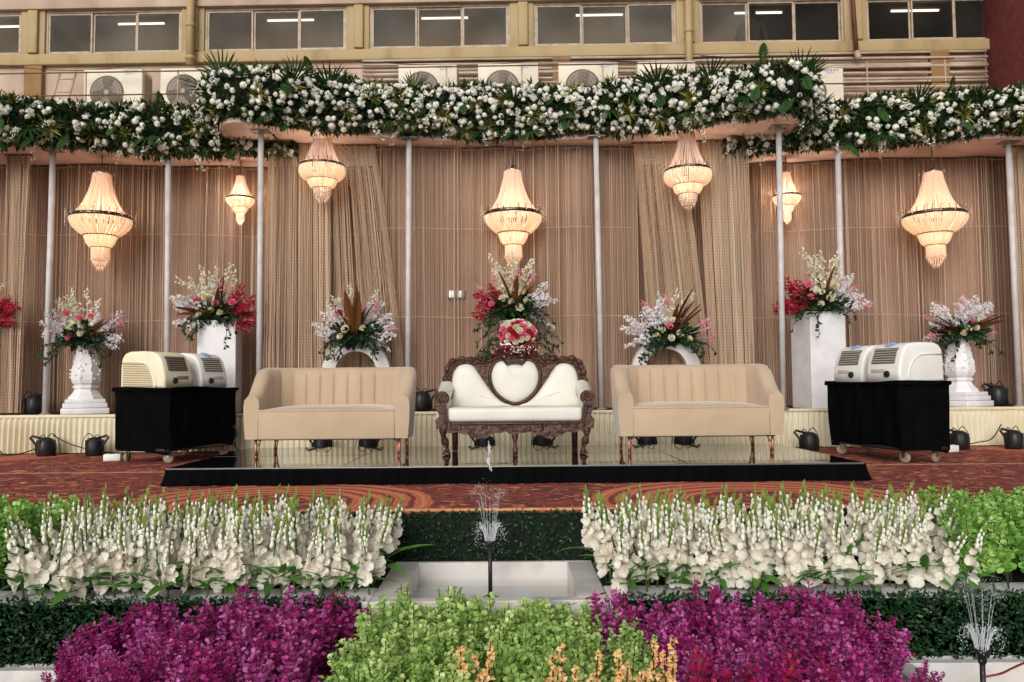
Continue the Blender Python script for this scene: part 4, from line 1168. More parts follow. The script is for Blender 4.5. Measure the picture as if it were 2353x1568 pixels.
for z in (zr0, zr1):
    o = MB(); o.tube([(-9.5, 0, z), (X(2208, 12.05), 0, z)], 0.011, 6); o.build('bar', mat('rail_brown', (98, 76, 60), 0.6) if z == zr0 else bpy.data.materials['rail_brown'], rl)
for vx in (172, 392, 1028, 1205, 1395, 1588, 1898, 2008, 2188):
    o = MB(); o.tube([(X(vx, 12.05), 0.012, 4.9), (X(vx, 12.05), 0.012, zr0 + 0.02)], 0.013, 6); o.build('post', M_pipe, rl)
lad = thing('leaning_ladder', 'pale ladder frame leaning on the pink wall under the first window', 'ladder', (X(88, 12.6), 12.6, 4.93), 0)
for dx, tx in ((0.0, 0.10), (0.26, 0.36)):
    o = MB(); o.tube([(dx, 0, 0), (tx, 0.24, 1.0)], 0.018, 8); o.build('rail', M_pipe, lad)
for k in range(4):
    u = 0.15 + 0.24*k; o = MB(); o.tube([(0.1*u, 0.24*u, u), (0.26 + 0.1*u, 0.24*u, u)], 0.012, 8); o.build('rung', M_pipe, lad)
# ------------------------------------------------------------------ chandeliers
def strand_mat(name, c, es):
    m = mat(name, (236, 222, 205), 0.35, spec=0.5, transl=0.55)
    b = m.node_tree.nodes['Principled BSDF']
    b.inputs['Emission Color'].default_value = (*lin(c), 1); b.inputs['Emission Strength'].default_value = es
    m.cycles.emission_sampling = 'NONE'
    return m
M_lit = strand_mat('lit_crystal', (255, 218, 180), 0.44)
M_lit_top = strand_mat('half_lit_crystal', (255, 196, 164), 0.34)
M_unlit = mat('unlit_crystal', (232, 212, 200), 0.3, spec=0.6, transl=0.35)
M_crystal = mat('clear_crystal', (225, 210, 200), 0.08, spec=0.8, transl=0.4)
M_ring = mat('ring_silver', (120, 104, 88), 0.28, metal=0.9, c2=(60, 50, 42), scale=40)
def strands_on(mb, prof, n, r, mat_=0, jit=0.0, g=rng):
    pr = np.array(prof, float)
    seg = 10
    d = np.r_[0, np.cumsum(np.linalg.norm(np.diff(pr, axis=0), axis=1))]
    q = np.linspace(0, d[-1], seg + 1); rr = np.interp(q, d, pr[:, 0]); zz = np.interp(q, d, pr[:, 1])
    for k in range(n):
        a = 2*math.pi*k/n + g.normal(0, jit)
        wob = g.normal(0, 0.004)
        mb.tube(np.stack([(rr + wob*np.sin(q*9))*math.cos(a), (rr + wob*np.sin(q*9))*math.sin(a), zz], 1), r*(0.6 + 0.5*rr/max(rr)), 4, mat_, caps=False)
def make_chandelier(label, vx, vytop, vybot, hw, D, style, ztop):
    """vytop: top of the bead crown, vybot: lowest crystal, hw: half width of the ring, all picked in the picture"""
    a, b = P(vx, vytop, D), P(vx, vybot, D)
    k = D/FV; H = a.z - b.z; Wr = hw*k
    t = thing('chandelier', label, 'chandelier', (a.x, D, b.z), rng.uniform(0, 1), 'crystal chandeliers hanging from the canopies')
    z = lambda f: H*(1 - f)
    up = M_unlit if style == 'mid' else M_lit_top
    if style == 'mid':
        cr = [(0.28, 0.02), (0.34, 0.14), (0.46, 0.28), (0.66, 0.42), (0.86, 0.515)]; ring = 0.535
        bowl = [(1.0, 0.55), (1.02, 0.61), (0.95, 0.66), (0.80, 0.70), (0.62, 0.715)]
        t2 = [(0.64, 0.715), (0.62, 0.75), (0.52, 0.80), (0.40, 0.825)]
        col = [(0.40, 0.82), (0.37, 0.90), (0.39, 0.91)]; tail = [(0.36, 0.905), (0.30, 0.95), (0.16, 1.0)]
    else:
        cr = [(0.28, 0.02), (0.32, 0.11), (0.43, 0.23), (0.60, 0.35), (0.82, 0.445)]; ring = 0.47
        bowl = [(1.0, 0.49), (0.98, 0.53), (0.88, 0.58), (0.70, 0.63), (0.54, 0.665)]
        t2 = [(0.53, 0.66), (0.50, 0.69), (0.42, 0.745), (0.30, 0.785)]
        col = [(0.285, 0.78), (0.28, 0.90), (0.31, 0.905)]; tail = [(0.28, 0.91), (0.20, 0.955), (0.10, 1.0)]
    S = lambda L: [(r_*Wr, z(f)) for r_, f in L]
    n = 40; rs = Wr*0.030
    o = MB(); strands_on(o, S(cr), 34 if style == 'mid' else 54, rs*0.8, 0, 0.03); strands_on(o, [(r_*0.93, q) for r_, q in S(cr)], 40, rs*0.85, 0, 0.04) if style != 'mid' else None
    o.build('crown_strands', up, t, kind='stuff')
    o = MB(); strands_on(o, S(bowl), 76, rs*0.8, 0, 0.01); strands_on(o, [(r_*0.94, q) for r_, q in S(bowl)], 64, rs*0.9, 0, 0.03); o.build('bowl_strands', M_lit, t, kind='stuff')
    o = MB(); strands_on(o, S(t2), 56, rs*0.65, 0, 0.01); strands_on(o, [(r_*0.93, q) for r_, q in S(t2)], 44, rs*0.7, 0, 0.03); o.build('lower_strands', M_lit, t, kind='stuff')
    o = MB(); strands_on(o, S(col), 40, rs*0.62, 0, 0.02); strands_on(o, [(r_*0.85, q) for r_, q in S(col)], 22, rs*0.7, 0, 0.02); o.build('column_strands', M_unlit if style == 'mid' else M_lit_top, t, kind='stuff')
    o = MB(); pr = np.array(S(tail)); 
    for j in range(4):
        u = j/3.0; rr = np.interp(u, [0, 0.5, 1], pr[:, 0]); zz = np.interp(u, [0, 0.5, 1], pr[:, 1])
        m_ = max(6, int(22*(1-u*0.6)))
        for q in range(m_):
            an = 2*math.pi*q/m_; o.tube([(rr*math.cos(an), rr*math.sin(an), zz + 0.02*H), (rr*math.cos(an), rr*math.sin(an), zz - 0.022*H)], [rs*0.55, rs*0.3], 4)
    o.build('crystal_tail', M_unlit if style == 'mid' else M_lit_top, t, kind='stuff')
    o = MB(); zr = z(ring); h_ = 0.018*H
    o.lathe([(Wr*0.97, zr - h_), (Wr*1.0, zr - h_*0.6), (Wr*1.0, zr + h_*0.6), (Wr*0.97, zr + h_), (Wr*0.94, zr + h_), (Wr*0.94, zr - h_), (Wr*0.97, zr - h_)], 40, caps=False)
    o.lathe([(bowl[-1][0]*Wr + rs, z(bowl[-1][1]) - 0.006*H), (bowl[-1][0]*Wr + rs*1.6, z(bowl[-1][1])), (bowl[-1][0]*Wr + rs, z(bowl[-1][1]) + 0.006*H)], 30, caps=False)
    o.lathe([(t2[-1][0]*Wr + rs, z(t2[-1][1]) - 0.004*H), (t2[-1][0]*Wr + rs*1.5, z(t2[-1][1])), (t2[-1][0]*Wr + rs, z(t2[-1][1]) + 0.004*H)], 30, caps=False)
    o.build('ring', M_ring, t)
    o = MB()
    for q in range(24):
        an = 2*math.pi*q/24; r0 = Wr*0.98; hh_ = H*0.055
        o.tube([(r0*math.cos(an), r0*math.sin(an), zr), (r0*0.97*math.cos(an), r0*0.97*math.sin(an), zr + hh_), (r0*1.02*math.cos(an+0.04), r0*1.02*math.sin(an+0.04), zr + hh_*1.15)], rs*0.35, 4)
    o.build('prong_row', M_ring, t, kind='stuff')
    o = MB()
    for q in range(16):
        an = 2*math.pi*q/16 + 0.1; r0 = Wr*1.13
        o.tube([(Wr*math.cos(an), Wr*math.sin(an), zr), (r0*math.cos(an), r0*math.sin(an), zr + 0.02*H)], rs*0.25, 4)
        for dz, ra in ((0.045, 0.45), (0.0, 0.6), (-0.05, 0.5), (-0.09, 0.35)): o.ball((r0*math.cos(an), r0*math.sin(an), zr + dz*H), rs*ra*1.5, 0, 5, 4, (0.8, 0.8, 2.0))
    for q in range(7):
        an = 2*math.pi*q/7; r0 = Wr*0.40
        o.ball((r0*math.cos(an), r0*math.sin(an), z(0.02)), rs*0.6, 0, 5, 4, (0.8, 0.8, 2.6)); o.ball((r0*1.05*math.cos(an), r0*1.05*math.sin(an), z(0.10)), rs*0.5, 0, 5, 4, (0.8, 0.8, 2))
    o.build('crystal_drops', M_crystal, t, kind='stuff')
    o = MB(); o.lathe([(Wr*0.29, z(0.025)), (Wr*0.30, z(0.015)), (Wr*0.12, z(0.0)), (Wr*0.05, z(-0.03)), (0.004, z(-0.05))], 20); o.build('crown_cap', M_chrome, t)
    for q in range(5):
        an = 2*math.pi*q/5 + 0.5; r0 = Wr*0.3
        o = MB(); o.tube([(r0*0.6*math.cos(an), r0*0.6*math.sin(an), z(0.01)), (r0*math.cos(an), r0*math.sin(an), z(-0.02)), (r0*1.1*math.cos(an), r0*1.1*math.sin(an), z(-0.06))], rs*0.3, 4); o.build('crown_arm', M_ring, t)
    if ztop > a.z + 0.03:
        o = MB(); o.tube([(0, 0, H*1.04), (0, 0, ztop - b.z)], 0.007, 6); o.build('hanging_wire', M_rail, t)
    # bulbs inside
    for f, e in (((ring + bowl[-1][1])/2, 5.0), (ring - 0.10, 2.6 if style != 'mid' else 0.0), (0.76, 1.2)):
        if e == 0: continue
        ld = bpy.data.lights.new('bulb', 'POINT'); ld.energy = e*(H/1.2)**2*{'large': 1.25, 'mid': 1.5, 'small': 9.0}[style]; ld.color = (1.0, 0.79, 0.58); ld.shadow_soft_size = 0.06*Wr/0.36
        lo = bpy.data.objects.new('bulb', ld); COL.objects.link(lo); lo.parent = t; lo.location = (0, 0, z(f))
    return t
make_chandelier('large lit crystal chandelier over the left urn', 234, 396, 618, 66, 9.35, 'large', LZ)
make_chandelier('large lit crystal chandelier hanging above the centre bouquet', 1178, 389, 613, 66, 9.35, 'large', CZ)
make_chandelier('large lit crystal chandelier over the right urn', 2143, 393, 612, 68, 9.35, 'large', LZ)
make_chandelier('white topped chandelier hung close under the high canopy on the left', 741, 288, 465, 52, 9.2, 'mid', CZ)
make_chandelier('white topped chandelier hung close under the high canopy on the right', 1578, 294, 480, 53, 9.2, 'mid', CZ)
make_chandelier('small bright chandelier left of the tall left pole', 553, 403, 516, 32, 9.68, 'small', LZ)
make_chandelier('small bright chandelier behind the tall right pole', 1806, 395, 514, 32, 9.68, 'small', LZ)

# ------------------------------------------------------------------ leaf, petal and flower templates
def diamond(l, w, b=0.12):
    return [(0, 0, 0), (w/2, l*0.5, b*l), (-w/2, l*0.5, b*l), (0, l, -b*l*0.3)], [(0, 1, 2), (2, 1, 3)]
def leaf6(l, w, b=0.15, droop=0.1):
    v = [(0, 0, 0), (w*0.42, l*0.28, b*w), (w*0.5, l*0.6, b*w - droop*l*0.2), (0, l, -droop*l), (-w*0.5, l*0.6, b*w - droop*l*0.2), (-w*0.42, l*0.28, b*w), (0, l*0.3, 0), (0, l*0.62, -droop*l*0.3)]
    return v, [(0, 1, 6), (0, 6, 5), (1, 2, 7, 6), (5, 6, 7, 4), (2, 3, 7), (4, 7, 3)]
def round_leaf(r):
    v = [(0, 0, 0)] + [(r*0.5*math.sin(a), r*0.52*(1 - math.cos(a)), 0.12*r*abs(math.sin(a))) for a in np.linspace(0, 2*math.pi, 8)[1:-1]]
    return v, [(0, 1, 2, 3), (0, 3, 4, 5, 6)][:1] + [(0, 3, 4), (0, 4, 5, 6)]
def blade(l, w, droop=0.2, n=4):
    v = []; f = []
    for i in range(n + 1):
        u = i/n; ww = w*0.5*math.sin(math.pi*min(1, (u*0.9 + 0.1)))**0.8 * (1 if i < n else 0.1)
        zc = -droop*l*u*u
        v += [(-ww, l*u, zc + ww*0.25), (0, l*u, zc), (ww, l*u, zc + ww*0.25)]
    for i in range(n):
        b = i*3; f += [(b, b+1, b+4, b+3), (b+1, b+2, b+5, b+4)]
    return v, f
def fib(n):
    i = np.arange(n) + 0.5; ph = np.arccos(1 - 2*i/n); th = math.pi*(1 + 5**0.5)*i
    return np.stack([np.sin(ph)*np.cos(th), np.sin(ph)*np.sin(th), np.cos(ph)], 1)
def petal_cup(l, w, curl=0.3, n=3):
    v = []; f = []
    for i in range(n + 1):
        u = i/n; ww = w*0.5*math.sin(math.pi*(0.12 + 0.74*u))
        y = l*math.sin(u*1.2)/math.sin(1.2); z = curl*l*(u**2)
        v += [(-ww, y, z + ww*0.35), (0, y, z), (ww, y, z + ww*0.35)]
    for i in range(n):
        b = i*3; f += [(b, b+1, b+4, b+3), (b+1, b+2, b+5, b+4)]
    return v, f

M_petal_w = mat('white_petal', (236, 232, 218), 0.6, c2=(224, 220, 196), c3=(240, 238, 232), island=True, transl=0.25)
M_mum = mat('chrysanthemum_white', (240, 238, 228), 0.65, c2=(226, 226, 196), c3=(240, 237, 226), obj=True, transl=0.15)
M_gar_leaf = mat('garland_green', (26, 44, 20), 0.5, c2=(60, 82, 34), c3=(34, 56, 26), island=True, transl=0.2, spec=0.35)
M_fern = mat('dark_palm_green', (28, 54, 22), 0.6, c2=(46, 78, 32), obj=True, transl=0.15, spec=0.2)
M_yellowgreen = mat('striped_dracaena', (104, 104, 34), 0.55, c2=(148, 138, 56), c3=(80, 88, 30), island=True, transl=0.2)
M_core = mat('garland_core', (22, 30, 16), 0.9)

def mesh_mum(seed):
    g = np.random.default_rng(seed); b = MB()
    b.ball((0, 0, 0), 0.041, 0, 12, 8)
    d = fib(130); d = d[d[:, 2] > -0.55]; d = d + g.normal(0, 0.08, d.shape)
    tv, tf = petal_cup(0.013, 0.012, 0.6, 2)
    tang = np.cross(d, rdir(len(d), g)); tang /= np.linalg.norm(tang, axis=1)[:, None]
    dd = d/np.linalg.norm(d, axis=1)[:, None]
    y = dd*0.25 + np.cross(dd, tang)*0.8
    b.batch(tv, tf, frames(y, g.uniform(0, 6.28, len(d))), dd*0.039, g.uniform(0.8, 1.2, len(d)))
    return b.mesh('white_chrysanthemum', M_mum)
def mesh_cluster(seed, n, r, R_, m, nm):
    """loose cluster of small five petalled flowers"""
    g = np.random.default_rng(seed); b = MB(); tv, tf = diamond(r, r*0.8, 0.2)
    c = rdir(n, g)*g.uniform(0.3, 1, (n, 1))*R_; c[:, 2] = np.abs(c[:, 2])*0.6
    for q in c:
        nrm = q/np.linalg.norm(q + 1e-6)*0.6 + np.array([0, 0, 0.7]) + g.normal(0, 0.25, 3); nrm /= np.linalg.norm(nrm)
        a0 = g.uniform(0, 6.28); u = np.cross(nrm, [0.3, 0.9, 0.1]); u /= np.linalg.norm(u); w = np.cross(nrm, u)
        dirs = np.array([math.cos(a0 + 1.2566*k)*u + math.sin(a0 + 1.2566*k)*w + 0.25*nrm for k in range(5)])
        Rm = np.stack([np.stack([np.cross(dd/np.linalg.norm(dd), nrm), dd/np.linalg.norm(dd), nrm], 1) for dd in dirs])
        b.batch(tv, tf, Rm, np.tile(q, (5, 1)))
    return b.mesh(nm, m)
def mesh_orchid_spray(seed, m):
    g = np.random.default_rng(seed); b = MB(); L = 0.30
    pts = [(0, u*L*0.8, -0.5*L*u*u) for u in np.linspace(0, 1, 7)]
    b.tube(pts, 0.004, 4, 1)
    tv, tf = diamond(0.030, 0.024, 0.2)
    for i in range(18):
        u = 0.15 + 0.85*i/17; q = np.array([0, u*L*0.8, -0.5*L*u*u]) + g.normal(0, 0.014, 3)
        k = 5 if u < 0.75 else 3
        d = rdir(k, g); b.batch(tv, tf, frames(d, g.uniform(0, 6.28, k)), np.tile(q, (k, 1)), np.full(k, 1.1 - 0.5*u))
    return b.mesh('white_orchid_spray', [m, M_green_stem])
MUM = [mesh_mum(s) for s in range(4)]
CLU = [mesh_cluster(20 + s, 26, 0.026, 0.062, M_petal_w, 'white_flower_cluster') for s in range(4)]
ORC = [mesh_orchid_spray(40 + s, M_petal_w) for s in range(3)]
def mesh_fan(seed, m, nb=13, L=0.34, spread=2.4, w=0.024):
    g = np.random.default_rng(seed); b = MB()
    for k in range(nb):
        a = -spread/2 + spread*k/(nb-1) + g.normal(0, 0.04); tv, tf = blade(L*(0.8 + 0.2*math.cos(a)) * g.uniform(0.9, 1.08), w, g.uniform(0.05, 0.25))
        d = np.array([[math.sin(a), math.cos(a), 0.1]]); b.batch(tv, tf, frames(d, np.array([0.0])), [(0, 0, 0)])
    return b.mesh('palm_leaf', m)
def mesh_rosette(seed, m, nb=22, L=0.15, w=0.018):
    g = np.random.default_rng(seed); b = MB()
    for k in range(nb):
        el = g.uniform(0.1, 1.3); a = 2.4*k; tv, tf = blade(L*g.uniform(0.7, 1.1), w, 0.35)
        d = np.array([[math.cos(a)*math.cos(el), math.sin(a)*math.cos(el), math.sin(el)]]); b.batch(tv, tf, frames(d, np.array([0.0])), [(0, 0, 0)])
    return b.mesh('dracaena_rosette', m)
def mesh_broad(seed, m):
    g = np.random.default_rng(seed); b = MB()
    for k in range(9):          # a deeply cut leaf: lobes along a midrib
        for sx in (-1, 1):
            u = k/8; tv, tf = blade(0.105*math.sin(math.pi*(0.18 + 0.78*u)), 0.026, 0.2, 3)
            d = np.array([[sx*math.cos(0.5 + 0.4*u), math.sin(0.5 + 0.5*u) + 0.25, -0.1]]); b.batch(tv, tf, frames(d, np.array([0.0])), [(0, 0.03 + 0.27*u, 0.02*math.sin(3*u))])
    b.tube([(0, 0.3*u, 0.02*math.sin(3*u)) for u in np.linspace(0, 1, 6)], 0.006, 4)
    return b.mesh('broad_leaf', m)
FAN = [mesh_fan(s, M_fern) for s in range(3)]
ROS = [mesh_rosette(s, M_yellowgreen) for s in range(3)]
BRO = [mesh_broad(s, M_fern) for s in range(2)]

def rot_to(n, roll=0.0):
    """euler turning local +Z to n"""
    q = Vector(n).to_track_quat('Z', 'Y') @ Euler((0, 0, roll)).to_quaternion()
    return q.to_euler()
def roty_to(d, roll=0.0):
    return (Vector(d).to_track_quat('Y', 'Z') @ Euler((0, roll, 0)).to_quaternion()).to_euler()

def garland(name, label, path, zc, hh, n_mum, n_clu, n_orc, n_fan, n_ros, n_bro, seed, tops=()):
    g = np.random.default_rng(seed)
    pa = np.array(path); arc = np.r_[0, np.cumsum(np.linalg.norm(np.diff(pa, axis=0), axis=1))]; Lt = arc[-1]
    def at(s):
        x = np.interp(s, arc, pa[:, 0]); y = np.interp(s, arc, pa[:, 1])
        e = 0.05; x2 = np.interp(np.minimum(s + e, Lt), arc, pa[:, 0]); y2 = np.interp(np.minimum(s + e, Lt), arc, pa[:, 1])
        x1 = np.interp(np.maximum(s - e, 0), arc, pa[:, 0]); y1 = np.interp(np.maximum(s - e, 0), arc, pa[:, 1])
        tx, ty = x2 - x1, y2 - y1; k = np.hypot(tx, ty); return x, y, ty/k, -tx/k      # outward normal (towards the viewer)
    root = thing(name, label, 'garland', (0, 0, 0), 0, 'white flower garlands along the canopy edges')
    hy = 0.20
    def surf(s, ph, k=1.0):
        x, y, nx_, ny_ = at(s)
        bul = 1 + 0.12*np.sin(s*3.1 + seed) + 0.07*np.sin(s*7.7)
        o = np.cos(ph)*hy*k; z = zc(s) + np.sin(ph)*hh*k*bul
        return np.stack([x + nx_*o, y + ny_*o, z], -1), np.stack([nx_*np.cos(ph), ny_*np.cos(ph), np.sin(ph)*0.8], -1)
    core = MB()
    def cf(u, v):
        p, _ = surf(np.array(u*Lt), np.array(v*2*math.pi), 0.72); return tuple(p)
    core.grid(cf, int(Lt*9), 12, 0, True); core.build('garland_core', M_core, root)
    # leaves
    n = int(Lt*1900)
    s = g.uniform(0, Lt, n); ph = g.uniform(-1.75, 1.9, n); k = g.uniform(0.72, 1.06, n)
    p, nr = surf(s, ph, 1.0); c_ = np.stack([*at(s)[:2], zc(s)], -1); p = c_ + (p - c_)*k[:, None]
    lf = MB()
    for m_, (tv, tf), sel in ((0, leaf6(0.085, 0.030), slice(0, n, 2)), (0, diamond(0.07, 0.014), slice(1, n, 2))):
        d = nr[sel] + g.normal(0, 0.55, (len(s[sel]), 3)) + np.array([0, 0, -0.25]); lf.batch(tv, tf, frames(d, g.uniform(0, 6.28, len(d))), p[sel], g.uniform(0.6, 1.35, len(d)))
    # thin fern tips hanging from the lower edge and sticking up along the top
    m2 = int(Lt*150); s2 = g.uniform(0, Lt, m2); p2, n2 = surf(s2, g.choice([-1.35, -1.55, 1.4], m2) + g.normal(0, 0.15, m2), 0.97); tv, tf = blade(0.12, 0.012, 0.2, 3)
    lf.batch(tv, tf, frames(n2 + g.normal(0, 0.4, (m2, 3)), g.uniform(0, 6.28, m2)), p2, g.uniform(0.5, 1.2, m2))
    lf.build('garland_foliage', M_gar_leaf, root, kind='stuff')
    def spots(n_, minph, maxph, minsep, tries=60):
        out = []
        for _ in range(n_):
            best = None; bd = -1
            for _ in range(12):
                ss_, pp = g.uniform(0.05, Lt - 0.05), g.uniform(minph, maxph)
                x = np.array([ss_, pp*hh*1.1]); d = min([np.hypot(*(x - y)) for y in out] or [9])
                if d > bd: bd, best = d, x
            out.append(best)
        return [(a, b/(hh*1.1)) for a, b in out]
    i = 0; more = MB()
    for s_, ph_ in spots((n_mum + 2)//3, -1.25, 1.2, 0.1):
        for q in range(3):
            if i >= n_mum: break
            a = q*2.09 + g.uniform(0, 1); p_, n_ = surf(np.array(np.clip(s_ + 0.044*math.cos(a), 0, Lt)), np.array(ph_ + 0.044*math.sin(a)/hh), 1.0)
            p_ = p_ + n_*g.uniform(0.0, 0.05)
            if i < 300: link(MUM[i % 4], 'white_chrysanthemum', root, p_, rot_to(n_ + g.normal(0, 0.25, 3), g.uniform(0, 6)), g.uniform(0.6, 0.85))
            else:
                q_ = MUM[i % 4]; vv = np.zeros(len(q_.vertices)*3); q_.vertices.foreach_get('co', vv)
                more.add(vv.reshape(-1, 3)*g.uniform(0.55, 0.75) + p_, [tuple(f_.vertices) for f_ in q_.polygons])
            i += 1
    if more.n: more.build('small_white_flowers', M_mum, root, kind='stuff')
    for j, (s_, ph_) in enumerate(spots(n_clu, -1.3, 1.35, 0.1)):
        p_, n_ = surf(np.array(s_), np.array(ph_), 1.0); link(CLU[j % 4], 'white_flower_cluster', root, p_ + n_*0.01, rot_to(n_ + g.normal(0, 0.25, 3), g.uniform(0, 6)), g.uniform(0.55, 0.95))
    for j, (s_, ph_) in enumerate(spots(n_orc, -1.35, 0.9, 0.1)):
        p_, n_ = surf(np.array(s_), np.array(ph_), 1.0); link(ORC[j % 3], 'white_orchid_spray', root, p_, roty_to(np.array([n_[0]*0.5 + g.normal(0, 0.5), n_[1]*0.7 - 0.25, n_[2]*0.6 - 0.35]), g.uniform(-1, 1)), g.uniform(0.6, 1.05))
    for j, (s_, ph_) in enumerate(spots(n_fan, -1.2, 0.8, 0.1)):
        p_, n_ = surf(np.array(s_), np.array(ph_), 0.85); link(FAN[j % 3], 'palm_leaf', root, p_, roty_to(np.array([g.normal(0, 0.6), -0.75, np.sign(math.sin(ph_) + g.normal(0, .3))*0.7]), g.uniform(-0.6, 0.6)), g.uniform(0.7, 1.1))
    for j, (s_, ph_) in enumerate(spots(n_ros, -1.25, 1.35, 0.1)):
        p_, n_ = surf(np.array(s_), np.array(ph_), 0.95); link(ROS[j % 3], 'dracaena_rosette', root, p_, rot_to(n_ + g.normal(0, 0.3, 3), g.uniform(0, 6)), g.uniform(0.8, 1.3))
    for j, (s_, ph_) in enumerate(spots(n_bro, -1.2, 1.2, 0.1)):
        p_, n_ = surf(np.array(s_), np.array(ph_), 0.98); link(BRO[j % 2], 'broad_leaf', root, p_, roty_to(np.array([g.normal(0, 0.6), -0.45, -0.7 if g.random() < 0.75 else 0.7]), g.uniform(-0.4, 0.4)), g.uniform(0.7, 1.05))
    for vx, kind, sc in tops:        # fronds that stand up above the garland
        s_ = Lt*np.clip((((vx - 1176.5)/FV*9.1) - pa[0, 0])/(pa[-1, 0] - pa[0, 0]), 0.02, 0.98); p_, n_ = surf(np.array(s_), np.array(1.35), 0.9)
        link({'f': FAN[0], 'b': BRO[0], 'r': ROS[0]}[kind], {'f': 'palm_leaf', 'b': 'broad_leaf', 'r': 'dracaena_rosette'}[kind], root, p_, roty_to((0.1*math.sin(vx), -0.25, 1.0), 0.0), sc)
    return root
xs = np.linspace(-3.0, 3.0, 60)
zcen = lambda s: 4.015 + 0.0*s
garland('flower_garland', 'long white flower garland along the high central canopy', [(-3.36, 9.2), (-3.33, 8.98), (-3.22, 8.76), (-3.1, 8.64)] + [(x, cen_D(x)) for x in xs] + [(3.1, 8.64), (3.22, 8.76), (3.33, 8.98), (3.36, 9.2)], lambda s: 3.985 + 0.0*s, 0.272, 500, 190, 70, 16, 44, 32, 3,
        tops=((470, 'f', 0.6), (590, 'f', 1.0), (735, 'f', 0.75), (820, 'r', 1.6), (975, 'f', 0.7), (1690, 'b', 0.9), (1755, 'r', 1.3), (1835, 'f', 1.0), (1500, 'r', 1.2)))
xl = np.linspace(-6.9, -2.55, 40)
garland('flower_garland', 'white flower garland along the lower left canopy', [(x, side_D(x)) for x in xl], lambda s: 3.775 + 0*s, 0.25, 130, 58, 30, 8, 22, 20, 5, tops=((45, 'r', 1.1),))
xr = np.linspace(2.55, 6.9, 40)
garland('flower_garland', 'white flower garland along the lower right canopy', [(x, side_D(x)) for x in xr], lambda s: 3.765 + 0.0125*s, 0.25, 185, 76, 32, 7, 20, 16, 8, tops=((2200, 'b', 0.7), (2030, 'r', 1.0)))

# ------------------------------------------------------------------ flower arrangements
M_rose_w = mat('white_rose', (236, 228, 204), 0.6, c2=(222, 218, 178), obj=True, transl=0.25)
M_rose_p = mat('pink_rose', (236, 140, 166), 0.6, c2=(226, 108, 140), obj=True, transl=0.25)
M_rose_r = mat('crimson_rose', (180, 30, 62), 0.6, c2=(200, 46, 84), obj=True, transl=0.25)
M_spr_w = mat('white_lilac_blossom', (240, 236, 238), 0.6, c2=(216, 202, 222), c3=(246, 243, 240), island=True, transl=0.3)
M_spr_c = mat('cream_blossom', (236, 232, 204), 0.6, c2=(222, 212, 168), c3=(240, 238, 226), island=True, transl=0.3)
M_spr_r = mat('crimson_blossom', (190, 24, 54), 0.6, c2=(208, 50, 82), c3=(160, 16, 42), island=True, transl=0.25)
M_spr_p = mat('pink_blossom', (232, 128, 160), 0.6, c2=(240, 172, 196), island=True, transl=0.3)
M_brown = mat('brown_magnolia_leaf', (104, 62, 26), 0.45, c2=(132, 84, 36), obj=True, transl=0.15, c3=(84, 48, 22))
M_orange_palm = mat('dried_palm', (196, 138, 72), 0.6, c2=(172, 112, 54), island=True, transl=0.2)
M_arr_leaf = mat('arrangement_green', (26, 46, 26), 0.45, c2=(56, 84, 46), c3=(36, 60, 34), island=True, transl=0.2)
M_stem_w = mat('pale_stem', (196, 190, 170), 0.6)
def mesh_rose(seed, m, nm):
    g = np.random.default_rng(seed); b = MB()
    b.ball((0, 0, 0.018), 0.020, 0, 7, 5, (1, 1, 1.2))
    for ring, (n, r, z, op, l, w) in enumerate(((4, 0.010, 0.006, 0.95, 0.042, 0.042), (5, 0.016, 0.003, 0.72, 0.044, 0.048), (6, 0.020, 0.0, 0.4, 0.044, 0.05), (6, 0.02, -0.003, 0.12, 0.042, 0.05))):
        tv, tf = petal_cup(l, w, 0.22, 3)
        for k in range(n):
            a = 2*math.pi*k/n + ring*0.6 + g.normal(0, 0.1); d = np.array([math.cos(a)*math.cos(op*1.4), math.sin(a)*math.cos(op*1.4), math.sin(op*1.4)])
            up = np.array([-math.cos(a)*math.sin(op*1.4), -math.sin(a)*math.sin(op*1.4), math.cos(op*1.4)])
            Rm = np.stack([np.cross(d, up), d, up], 1)[None]; b.batch(tv, tf, Rm, [(r*math.cos(a), r*math.sin(a), z)])
    return b.mesh(nm, m)
def mesh_spray(seed, m, nm, tip=0.0, dens=42, r=0.035, L=0.5, bare=0.3):
    g = np.random.default_rng(seed); b = MB(); bend = g.normal(0, 0.06, 2)
    cur = lambda u: np.array([bend[0]*u*u, bend[1]*u*u, L*u])
    b.tube([cur(u) for u in np.linspace(0, 1, 7)], 0.0035, 4, 1)
    tv, tf = diamond(r, r*0.85, 0.25)
    for i in range(dens):
        u = bare + (1-bare)*(i + g.random())/dens; sp = 0.030*(1.15 - 0.65*u) 
        q = cur(u) + np.append(g.normal(0, sp, 2), g.normal(0, 0.006)); k = 5
        nrm = q - cur(u); nrm = nrm/np.linalg.norm(nrm) + np.array([0, -0.2, 0.3])
        d = rdir(k, g) + nrm*0.5; b.batch(tv, tf, frames(d, g.uniform(0, 6.28, k)), np.tile(q, (k, 1)), np.full(k, (1.15 - 0.5*u)*g.uniform(0.8, 1.1)))
    if tip:
        for i in range(6):
            u = 1 + 0.16*i/6; b.ball(cur(u) + np.append(g.normal(0, 0.014, 2), 0), 0.011, 0, 6, 4)
    return b.mesh(nm, [m, M_stem_w])
RO = {'w': [mesh_rose(s, M_rose_w, 'white_rose') for s in (1, 2)], 'p': [mesh_rose(s, M_rose_p, 'pink_rose') for s in (3, 4)], 'r': [mesh_rose(5, M_rose_r, 'red_rose')]}
